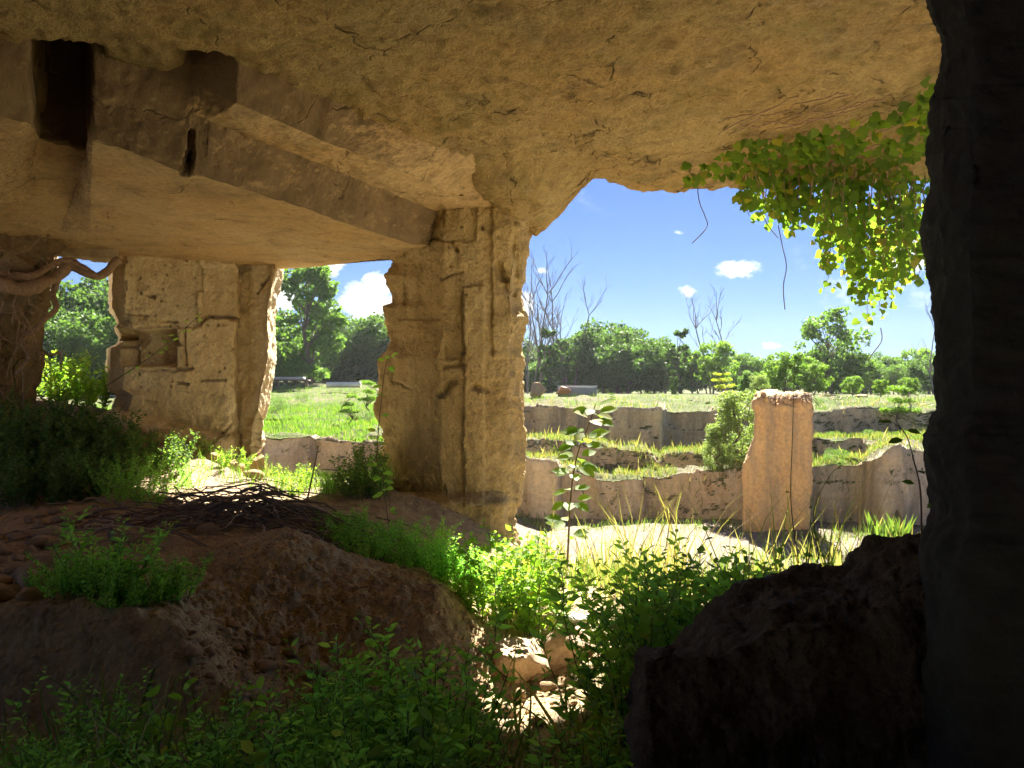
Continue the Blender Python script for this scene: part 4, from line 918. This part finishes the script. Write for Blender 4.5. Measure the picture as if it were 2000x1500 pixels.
# ------------------------------------------------------------------ old vine trunk and roots in the left opening
vt = empty('vine_trunk', P(60,550,13)); vb = np.array(vt.location)
def vpath(ctrl, r, n=72, wob=.045):
    pts = spline([P(*c) for c in ctrl], n); pts = pts + np.stack([fbm(pts, 3, 2, ofs=k*5.0) for k in range(3)],1)*wob
    return (pts-vb, np.linspace(r, r*.65, len(pts))*(1+.30*noise(pts*3.5)+.14*noise(pts*14)))
for c, r in [([(-40,545,12.2),(20,562,12.3),(70,562,12.6),(105,545,12.9),(135,520,13.1),(165,524,13.2),(190,540,13.2),(215,528,13.4),(232,505,13.5)], .12),
             ([(-40,530,12.3),(10,540,12.4),(60,541,12.6),(92,522,12.9),(115,512,13.0),(150,514,13.1),(178,530,13.1)], .075),
             ([(115,545,13),(103,570,13),(105,600,12.9),(85,630,12.8),(60,655,12.7),(48,670,12.6),(56,695,12.6),(30,730,12.5)], .05)]:
    link('branch', tubes('branch', [vpath(c, r)], M['vinebark'], 12), vt)
rp = []
for k in range(34):
    u = g.uniform(-40,100); v = g.uniform(480,720); cp = []
    du = g.normal()*14; dv = g.normal()*14+6
    for i in range(6): cp.append((u, v, 12.25+max(u,0)/200)); u = min(u+du+g.normal()*8, 118); v += dv+g.normal()*8
    rp.append(vpath(cp, g.uniform(.008,.02), 12))
o = link('root', tubes('root', rp, M['vinebark'], 4), vt); tag(o, kind='stuff')
tag(vt, 'thick twisted brown vine trunk reaching across the small left opening', 'vine')

# ------------------------------------------------------------------ brushwood heap
bw = empty('brushwood_heap', gp(500, 9.4)); bb = np.array(bw.location); tw = []
for k in range(230):
    cx, cy_, cz = g.normal()*.75, g.normal()*.42, abs(g.normal())*.02
    hgt = .46*math.exp(-(cx/.75)**2-(cy_/.5)**2)*g.uniform(.1,1.05); Ln = g.uniform(.5,1.7); a = g.normal()*.55+(.25 if g.uniform()<.5 else 2.9)
    d = np.array([math.cos(a), math.sin(a)*.8, g.normal()*.18]); bend = g.normal()*.15; pts = []
    for i in range(7):
        t = i/6-.5; pts.append([cx+d[0]*t*Ln, cy_+d[1]*t*Ln, cz+hgt+d[2]*t*Ln-1.1*t*t*Ln*.35+.05]); 
    pts = np.array(pts)+g.normal(size=(7,3))*.012
    gg = np.array([gz(float(a_+bb[0]), float(b_+bb[1]))-bb[2] for a_, b_ in pts[:,:2]]); pts[:,2] += gg
    tw.append((pts, np.linspace(1,.45,7)*g.uniform(.006,.016)))
for k in range(70): link('branch', tubes('branch', [tw[k]], M['twig'] if k%4 else M['twig_pale'], 5), bw)
o = link('twigs', tubes('twigs', tw[70:], M['twig'], 4), bw); tag(o, kind='stuff')
tag(bw, 'tangled heap of dry brushwood behind the soil mound', 'brushwood')
tw = []
for k in range(120):
    u, D = (g.uniform(180,640), g.uniform(8.6,10.6)) if k%3 else (g.uniform(0,330), g.uniform(10,12.5)); q = gp(u, D, .03); Ln = g.uniform(.2,.8); a = g.uniform(0,6.28); pts=[]
    for i in range(6):
        x = q.x+math.cos(a)*Ln*(i/5-.5)+g.normal()*.02; y = q.y+math.sin(a)*Ln*(i/5-.5)+g.normal()*.02; pts.append([x,y,gz(x,y)+.02+abs(g.normal())*.03+.25*(k%7==0)*(i/5)])
    tw.append((np.array(pts), g.uniform(.004,.011)))
o = link('twigs', tubes('twigs', tw, M['twig_pale'], 4)); tag(o, 'pale dead roots and twigs strewn over the cave floor', kind='stuff')

# ------------------------------------------------------------------ stones
import bmesh
def rock_mesh(name, seed, mat, sub=3, sc_=(1,.8,.6), amp=.3, flat=.0):
    bm = bmesh.new(); bmesh.ops.create_icosphere(bm, subdivisions=sub, radius=1); V = np.array([v.co[:] for v in bm.verts]); gr = np.random.default_rng(seed)
    for i in range(13):      # chop with planes for broken facets
        n = rdirs(1, gr)[0]; dlim = gr.uniform(.42,.8); s = V@n; over = np.maximum(s-dlim, 0); V -= over[:,None]*n
    V += V*(fbm(V+seed*3.3, 1.4, 4)*amp*.35)[:,None]; V *= np.array(sc_)
    V[:,2] = np.maximum(V[:,2], -.35*sc_[2])
    f = np.array([[v.index for v in fc.verts] for fc in bm.faces]); bm.free()
    return mesh_np(name, V, f, mat, smooth=(sub>3))
RM = [rock_mesh('stone', 100+i, M['boulder'], 2, (1, random.uniform(.65,.95), random.uniform(.45,.75))) for i in range(6)]
def stones(spots, label, group):
    for (u, D, s) in spots:
        q = gp(u, D, s*.18); o = link('stone', random.choice(RM), None, q, (random.uniform(-.3,.3), random.uniform(-.3,.3), random.uniform(0,6.28)), s); tag(o, label, 'stone', group)
U_ = random.uniform
stones([(U_(360,900), U_(5.0,6.4), .03+.10*random.random()**2.5) for _ in range(150)], 'loose brown stone at the foot of the soil mound', 'loose stones below the mound')
stones([(U_(-20,170), U_(5.9,8.6), .06+.17*random.random()**1.5) for _ in range(46)], 'dark stone lying on the cave floor by the left edge', 'stones on the left ledge')
stones([(U_(-20,420), U_(8.6,10.8), .04+.15*random.random()**2) for _ in range(80)], 'pale broken limestone lump on the left floor', 'pale rubble on the left floor')
stones([(U_(900,1230), U_(5.6,8.0), .04+.10*random.random()**2) for _ in range(28)], 'tan stone in the dip under the sunlit bush', 'stones in the sunlit dip')
stones([(U_(240,500), U_(13.2,14.2), .08+.25*random.random()**2) for _ in range(36)], 'pale rubble lump heaped at the foot of the niche wall', 'rubble under the niche wall')
gv = []
gm = rock_mesh('pebble', 1, M['boulder'], 1)
gvv = np.array([v.co[:] for v in gm.vertices]); gff = np.array([p_.vertices[:] for p_ in gm.polygons]); n = 7500
uu = np.where(g.uniform(size=n)<.6, g.uniform(360,950,n), g.uniform(-50,1250,n)); dd = g.uniform(4.9,8.8,n); ps = np.array([[ (a-1000)/F*b, b, gz((a-1000)/F*b, b)] for a, b in zip(uu,dd)])
ss = .008+.024*g.uniform(0,1,n)**2; an = g.uniform(0,6.28,n); ca, sa = np.cos(an), np.sin(an)
V = np.stack([gvv[None,:,0]*ca[:,None]-gvv[None,:,1]*sa[:,None], gvv[None,:,0]*sa[:,None]+gvv[None,:,1]*ca[:,None], gvv[None,:,2]*np.ones((n,1))],-1)*ss[:,None,None]+ps[:,None,:]
o = link('gravel', mesh_np('gravel', V.reshape(-1,3), (gff[None]+np.arange(n)[:,None,None]*len(gvv)).reshape(-1,3), M['boulder'], smooth=False)); tag(o, 'small gravel scattered on the cave floor', kind='stuff')
M['paleboulder'] = rock_mat('pale_boulder', (.66,.50,.33), (.62,.44,.26), (.46,.32,.2), bump=.8, fine=28, pits=.3)
def boulder(u, v, D, s, seed, rot, label, zdown=.0, mat='boulder'):
    q = P(u, v, D); o = link('boulder', rock_mesh('boulder', seed, M[mat], 5, s, .45), None, q, rot); tag(o, label, 'boulder'); return o
boulder(1000,1290,6.9,(.42,.32,.36),201,(.2,.35,.5),'pointed sunlit boulder in the dip, nearer of the two bright ones',mat='paleboulder')
boulder(1098,1262,7.3,(.36,.34,.28),207,(.3,-.35,.2),'rounded sunlit boulder just under the weathered plank',mat='paleboulder')
boulder(925,1320,6.7,(.16,.18,.16),213,(.1,.2,1.0),'small tan boulder left of the bright pointed boulder')
boulder(1175,1285,7.3,(.16,.18,.12),215,(.1,.2,.3),'low pale boulder right of the rounded sunlit boulder')
boulder(240,1055,8.2,(.24,.2,.22),219,(.1,.1,.3),'dark boulder behind the weeds on the left ledge',mat='darkrock')
boulder(505,905,14.4,(.22,.2,.30),221,(.1,.1,.3),'upright lump at the right foot of the niche wall')
boulder(1046,768,46,(.65,.5,.62),225,(0,0,.3),'grey boulder on the plateau left of the grey container')
boulder(1620,776,47,(.85,.5,.32),227,(0,0,.1),'flat grey stone block on the plateau right of the stone pillar')
boulder(1685,779,48,(.6,.5,.3),229,(0,0,.8),'low pinkish stone on the plateau near the right edge')
V = np.array([(x,y,z) for z in (0,.035) for y in (-.11,.11) for x in (-.42,.42)]); Fb = np.array([[0,2,3,1],[4,5,7,6],[0,1,5,4],[2,6,7,3],[0,4,6,2],[1,3,7,5]])
o = link('plank', mesh_np('plank', V, Fb, M['plank'], smooth=False), None, P(1135,1212,8.05), (R(3), R(-1.5), R(4))); tag(o, 'pale weathered plank lying across the dip above the sunlit boulders', 'plank')
o = link('litter', rock_mesh('litter', 5, M['litter'], 2, (.04,.02,.03)), None, P(1128,1136,8.3)); tag(o, 'small orange scrap of litter caught in the dry grass', 'litter')

# ------------------------------------------------------------------ trees
def make_tree(name, seed, mat, H=10, W=6, kind='round', nl=5200, ls=.30, nclump=46, trunk_vis=.12, bark='bark'):
    g = np.random.default_rng(seed); root = empty(name); paths = []
    tp = np.array([[g.normal()*.12*i, g.normal()*.12*i, H*.85*i/6] for i in range(7)]); paths.append((tp, np.linspace(H*.022, H*.006, 7)))
    cl = []
    for k in range(nclump):
        if kind == 'round':
            d = rdirs(1,g)[0]; r = g.uniform(.3,1.15)**.5; c = np.array([d[0]*W/2*r, d[1]*W/2*r, H*(.52)+d[2]*H*.42*r])+g.normal(size=3)*np.array([.05,.05,.03])*W; c[2] = min(c[2], H*.97); rad = W*g.uniform(.045,.17)
        elif kind == 'tall':
            t = g.uniform(.08,1); wr = W/2*(math.sin(min(1,t*1.15)*math.pi*.86)**.7+.12); a = g.uniform(0,6.28); rr = g.uniform(.2,1)**.5*wr; c = np.array([math.cos(a)*rr, math.sin(a)*rr, H*t*.98]); rad = W*g.uniform(.10,.2)
        elif kind == 'open':
            t = g.uniform(.25,1); wr = W/2*(math.sin(t*math.pi*.9)**.5); a = g.uniform(0,6.28); rr = g.uniform(.3,1)*wr; c = np.array([math.cos(a)*rr, math.sin(a)*rr, H*t]); rad = W*g.uniform(.05,.12)
        elif kind == 'layer':
            t = g.choice([.5,.7,.92]); a = g.uniform(0,6.28); rr = g.uniform(.1,1)*W/2*(1.1-t*.45); c = np.array([math.cos(a)*rr, math.sin(a)*rr, H*t+g.normal()*.06]); rad = W*g.uniform(.08,.13)
        cl.append((c, rad))
        if k % 2 == 0:
            i0 = min(int(c[2]/H*.7*7), 5); s0 = tp[i0]; mid = (s0+c)/2+np.array([0,0,.1*H*.3]); paths.append((spline([s0, mid, c], 8), np.linspace(H*.007, H*.002, 9 if len(spline([s0,mid,c],8))==9 else len(spline([s0,mid,c],8)))))
    wts = np.array([r**2 for _, r in cl]); wts /= wts.sum(); idx = g.choice(len(cl), nl, p=wts)
    C = np.array([c for c,_ in cl])[idx]; Rr = np.array([r for _,r in cl])[idx]
    d = rdirs(nl, g); rr = g.uniform(.15,1,nl)**.45; fl_ = .35 if kind == 'layer' else .75
    pos = C+d*(Rr*rr)[:,None]*np.array([1,1,fl_]); pos[:,2] = np.maximum(pos[:,2], .05)
    yd = d*.6+rdirs(nl, g)+np.array([0,0,-.2]); link('trunk', tubes('trunk', paths, M[bark], 5), root)
    o = link('crown', leaves('crown', 'quad' if ls > .2 else 'small', pos, yd, rdirs(nl,g)+np.array([0,0,.8]), ls*g.uniform(.6,1.3,nl), mat), root); tag(o, kind='stuff')
    tag(root, 'x', 'tree'); return Kind(root), H
def dead_tree(seed, H=10):
    g = np.random.default_rng(seed); root = empty('bare_tree'); paths = []
    def br(p, d, L_, r, lev):
        pts = [p]; 
        for i in range(6): d = d+g.normal(size=3)*.11+np.array([0,0,.05]); d /= np.linalg.norm(d); pts.append(pts[-1]+d*L_/6)
        pts = np.array(pts); paths.append((pts, np.linspace(r, r*.4, 7)))
        if lev < 3:
            for k in range([7,5,3][lev]):
                i = g.integers(2 if lev==0 else 1, 7); a = g.uniform(0,6.28); dd = d*.7+np.array([math.cos(a), math.sin(a), .35])*.6; br(pts[i], dd/np.linalg.norm(dd), L_*g.uniform(.28,.45), r*.42, lev+1)
    br(np.zeros(3), np.array([0,0,1.0]), H, H*.013, 0)
    link('trunk', tubes('trunk', paths[:1], M['deadbark'], 6), root); link('branches', tubes('branches', paths[1:], M['deadbark'], 4), root)
    tag(root, 'x', 'tree'); return Kind(root), H
TD = [make_tree('broadleaf_tree', 301+i, M['tree_a'], 10, 10.5, 'round', 12000, .25, 80) for i in range(3)]
TB = [make_tree('broadleaf_tree', 311+i, M['tree_b'], 10, 9.5, 'round', 11000, .24, 70) for i in range(3)]
TC = [make_tree('locust_tree', 321+i, M['tree_c'], 10, 9.5, 'open', 6500, .28, 80) for i in range(2)]
TO = [make_tree('oak_tree', 331, M['tree_b'], 10, 8.5, 'open', 3600, .27, 66)]
TT = [make_tree('tall_tree', 341, M['tree_b'], 12, 5.5, 'tall', 6500, .28, 70)]
TI = [make_tree('ivy_clad_tree', 351, M['tree_a'], 10, 2.6, 'tall', 3600, .26, 40)]
TY = [make_tree('young_tree', 361, M['tree_y'], 3.5, 3.4, 'layer', 2400, .13, 26)]
TW = [make_tree('willow_bush', 371, M['willow'], 4, 2.6, 'tall', 7000, .14, 60)]
TL = [make_tree('locust_sapling', 381, M['tree_c'], 4, 3.2, 'layer', 4200, .14, 46)]
TX = [dead_tree(401), dead_tree(402), dead_tree(403)]
def tree(kd, u, vt, D, label, group=None, vb=None):
    K, H = kd; b = gp(u, D) if D < 400 else Vector(P(u, 768, D)); b.z -= .1; ht = (750-vt)/F*D - b.z
    return K.put(b, random.uniform(0,6.28), ht/H, label, group)
tree(TT[0], 606, 512, 74, 'tall pale-topped tree rising above the others in the left gap')
tree(TD[0], 560, 600, 84, 'green tree at the left end of the left gap, beside the niche wall')
for u, v, D in [(690,622,92),(735,608,88),(662,640,96),(775,612,90),(640,650,98),(820,600,92)]: tree(TD[u%3], u, v, D, 'dark tree right of the tall pale-topped tree, ' + ORD[sorted([690,735,662,775,640,820]).index(u)] + ' from the left', 'dark trees in the left gap')
for u, v, D in [(90,545,70),(140,530,74),(190,545,70),(235,560,76),(165,600,62),(50,560,74),(215,600,62)]: tree(TD[u%3], u, v, D, 'dark tree beyond the small left opening, ' + ORD[sorted([90,140,190,235,165,50,215]).index(u)] + ' from the left', 'dark trees beyond the left opening')
tree(TB[0], 575, 655, 78, 'lower mid-green tree left of the tall pale-topped tree')
tree(TX[0], 1043, 572, 80, 'tallest bare grey tree just right of the big pillar')
tree(TX[1], 1078, 590, 80, 'second bare tree, with tufts of ivy, right of the big pillar')
tree(TX[2], 1108, 600, 82, 'slim bare tree closest to the big round dark tree')
for u, v, D in [(1030,600,84),(1062,585,83),(1092,580,85),(1122,612,84),(1054,620,86),(1100,625,88)]: tree(TX[u%3], u, v, D, 'thin bare trunk in the cluster right of the big pillar', 'bare trees right of the pillar')
tree(TI[0], 1098, 660, 82, 'ivy-covered trunk nearest the round dark tree')
tree(TI[0], 1072, 640, 79, 'ivy-covered trunk standing among the bare trees')
tree(TD[0], 1205, 622, 84, 'big round dark tree with a sunlit crown, largest in the right-hand tree line')
tree(TD[1], 1150, 645, 87, 'round dark tree overlapping the left side of the largest tree')
tree(TB[1], 1178, 640, 90, 'lighter green treetop showing behind the largest tree')
tree(TD[2], 1262, 655, 84, 'dark tree touching the right side of the largest tree')
tree(TD[1], 1300, 668, 86, 'small dark tree left of the narrow ivy-clad tree')
tree(TI[0], 1328, 640, 80, 'narrow ivy-clad tree standing like a column')
tree(TX[1], 1388, 612, 86, 'bare dead treetop with upright twigs above the green trees')
tree(TX[2], 1418, 622, 86, 'bare dead treetop with spreading twigs above the green trees')
tree(TC[0], 1393, 668, 76, 'light green locust tree below the bare dead treetops')
tree(TB[2], 1450, 690, 82, 'mid-green tree right of the bare dead treetops')
tree(TY[0], 1410, 726, 50, 'small yellow-leaved young tree with layered branches on the plateau')
tree(TI[0], 1316, 722, 60, 'slim bright sapling on the plateau edge')
tree(TC[1], 1515, 705, 60, 'pale green tree directly behind the orange stone pillar')
tree(TC[0], 1570, 700, 64, 'light green tree behind the right edge of the orange stone pillar')
tree(TO[0], 1622, 612, 74, 'open-crowned oak rising above the tree line at the right')
tree(TD[2], 1625, 668, 76, 'dense dark foliage tree under the open-crowned oak')
tree(TC[1], 1668, 692, 72, 'light green tree right of the open-crowned oak')
tree(TB[0], 1700, 702, 80, 'mid-green tree between the oak and the right rock wall')
tree(TB[1], 1745, 712, 78, 'low mid-green tree further right of the oak')
tree(TD[0], 1812, 700, 72, 'dark tree half hidden by the right rock wall')
tree(TX[0], 1822, 640, 70, 'bare tree half hidden by the right rock wall')
tree(TB[2], 1780, 705, 84, 'green tree just left of the right rock wall')
for k in range(34):
    u = 1010+k*25+random.uniform(-8,8); tree((TD[k%3] if u < 1350 else (TB+TC+TD)[(k*5)%8]), u, random.uniform(665,700) if u < 1360 else random.uniform(678,712), random.uniform(94,112), 'tree in the dense woodland behind the front row of trees', 'woodland behind the quarry')
for k in range(18):
    tree((TB+TC+TD)[(k*5)%8], 1850+k*50+random.uniform(-12,12), random.uniform(680,712), random.uniform(80,104), 'tree in the dense woodland behind the front row of trees', 'woodland behind the quarry')
for k in range(12):
    tree(TD[k%3], 480+k*32+random.uniform(-8,8), random.uniform(640,665), random.uniform(100,115), 'tree in the dense woodland beyond the meadow', 'woodland beyond the meadow')
for k in range(10):
    tree(TD[k%3], -120+k*42, random.uniform(600,640), random.uniform(82,96), 'tree in the woodland beyond the small left opening', 'woodland beyond the left opening')
for i_, (K_, u, v, D, lab) in enumerate([(TC[0],1535,688,52,'tall bright locust tree behind the orange stone pillar'),(TC[1],1590,712,50,'bright leafy tree just right of the orange stone pillar top'),(TC[0],1665,735,52,'low bright tree on the plateau between the oak and the flat stone block'),
   (TC[1],1720,742,50,'low bright tree on the plateau right of the flat stone block'),(TB[0],1470,722,56,'small mid-green tree left of the stone pillar top'),(TC[0],1775,738,48,'pale tree on the plateau beside the right rock wall'),(TI[0],1352,690,76,'slim dark tree just right of the column-like tree'),(TD[1],1225,648,80,'dark tree in front of the largest round tree')]):
    tree(K_, u, v, D, lab)
tree(TW[0], 1442, 770, 25.6, 'tall silvery willow bush growing on the ledge left of the stone pillar')
tree(TW[0], 1405, 832, 25.0, 'lower silvery willow bush spreading in front of the taller one')
tree(TW[0], 1480, 735, 36, 'silvery willow showing above the left shoulder of the stone pillar')
tree(TL[0], 1758, 752, 31, 'feathery light green locust sapling on the ledge near the right rock wall')
tree(TL[0], 1195, 768, 37, 'low yellow-green shrub on the plateau edge')
tree(TL[0], 682, 768, 34, 'yellow-green shrub on the meadow in the left gap')
tree(TL[0], 722, 742, 42, 'upright light green shrub on the meadow beside the pillar')
tree(TL[0], 1432, 850, 27.2, 'small yellow-green shrub beside the willow')
tree(TL[0], 1606, 848, 30, 'little bright green shrub on the ledge right of the stone pillar')
SH = make_tree('shrub', 391, M['tree_b'], 2.4, 3.0, 'round', 3000, .11, 40)
for u, v, D in [(1005+27*k_, 776+(k_*7)%11, 36+(k_*13)%22) for k_ in range(30)]+[(1605,790,33.8),(1660,800,33.6),(1712,792,33.7),(1775,792,33.6),(1622,842,29.5),(1695,838,29),(1748,842,30),(1650,792,35),(1690,800,34.4),(1625,808,34),(1740,800,34.6),(1240,776,43),(1330,778,42),(1500,778,41),(1020,880,24.6),(1130,915,24.9),(1330,925,24.6),(1250,868,28.5),(1350,875,28.4),(1050,845,28.2),(1630,875,24),(1640,868,28),(1720,850,28),(1790,850,26),(1110,792,34.2),(1400,798,34.8),(1200,790,34),(545,775,44),(590,768,52),(600,838,30),(720,800,36)]:
    tree(SH, u, v, D, 'low dark green shrub on the quarry plateau' if u > 900 else 'low dark green shrub on the meadow', 'low shrubs on the plateau' if u > 900 else 'low shrubs on the meadow')

# root mat on top of the stele
paths = []
for k in range(240):
    u = g.uniform(1478,1584); v = 776+g.normal()*2; D = g.uniform(22.1,23.6); q = np.array(P(u, v, D)); dv = np.array([g.normal()*.12, -abs(g.normal())*.05, -abs(g.normal())*.22+.08])
    paths.append((np.array([q, q+dv*.5+np.array([0,-.04,.05]), q+dv]), .012))
o = link('root_mat', tubes('root_mat', paths, M['redstem'], 3), st); tag(o, kind='stuff')

# ------------------------------------------------------------------ distant objects on the plateau
def boxes(name, bl, mat, parent=None):
    Vs, Fs = [], []
    for (x0,x1,y0,y1,z0,z1) in bl:
        Fs.append(Fb+8*len(Vs)); Vs.append(np.array([(x,y,z) for z in (z0,z1) for y in (y0,y1) for x in (x0,x1)], float))
    return link(name, mesh_np(name, np.concatenate(Vs), np.concatenate(Fs), mat, smooth=False), parent)
b = gp(1128, 50); ct = empty('container', b, R(-6)); 
boxes('wall', [(-1.25,1.25,-.7,.7,0,.68)], M['metal'], ct); boxes('rib', [(x-.03,x+.03,-.76,-.702,.02,.7) for x in np.linspace(-1.2,1.2,11)], M['metal'], ct); boxes('rim', [(-1.3,1.3,-.78,-.7,.70,.78),(-1.3,1.3,.7,.78,.70,.78)], M['metal'], ct)
ct.location.z = P(1128,776,50)[2]; tag(ct, 'grey ribbed metal skip on the plateau behind the quarry', 'container')
o = link('rubble_heap', rock_mesh('rubble_heap', 31, M['rust'], 4, (.75,.5,.45), .7), None, P(1100,765,49)); tag(o, 'heap of orange rubble at the left end of the grey skip', 'rubble heap')
for k, (u, w_) in enumerate([(655,1.3),(686,1.5)]):
    D = 62; q = P(u, 757, D); e = empty('wrapped_pallet', q, R(5)); boxes('wrapped_load', [(-w_/2,w_/2,-.5,.5,.12,.45)], M['plastic'], e); boxes('pallet', [(-w_/2,w_/2,-.5,.5,0,.11)], M['twig_pale'], e)
    tag(e, ['white wrapped load on the meadow edge, lower of the two', 'white wrapped load on the meadow edge, longer and nearer the pillar'][k], 'pallet')
q = P(570, 755, 64); e = empty('farm_cart', q, R(4)); boxes('bed', [(-1.5,1.4,-.8,.8,.45,.58)], M['bark'], e); boxes('load', [(-1.3,1.0,-.7,.7,.6,.8)], M['metal'], e); boxes('leg', [(-1.3,-1.15,-.6,.6,0,.45),(1.1,1.25,-.6,.6,0,.45)], M['bark'], e)
tag(e, 'low dark stack of boards on stands at the meadow edge', 'stack')
for o in bpy.data.objects:
    if 'category' in o and 'kind' not in o: o['kind'] = 'thing'

hz = block('haze', -420, 420, -12, 330, -6.4, 26, M['cave'], kind='stuff', label='thin bright summer haze over the quarry')
hm = bpy.data.materials.new('haze'); hm.use_nodes = True; hn = hm.node_tree; hn.nodes.clear()
ho = hn.nodes.new('ShaderNodeOutputMaterial'); hv_ = hn.nodes.new('ShaderNodeVolumePrincipled'); hv_.inputs['Density'].default_value = .00020; hv_.inputs['Color'].default_value = (.93,.96,1,1); hv_.inputs['Anisotropy'].default_value = .3
hn.links.new(hv_.outputs[0], ho.inputs['Volume']); hz.data.materials.clear(); hz.data.materials.append(hm)
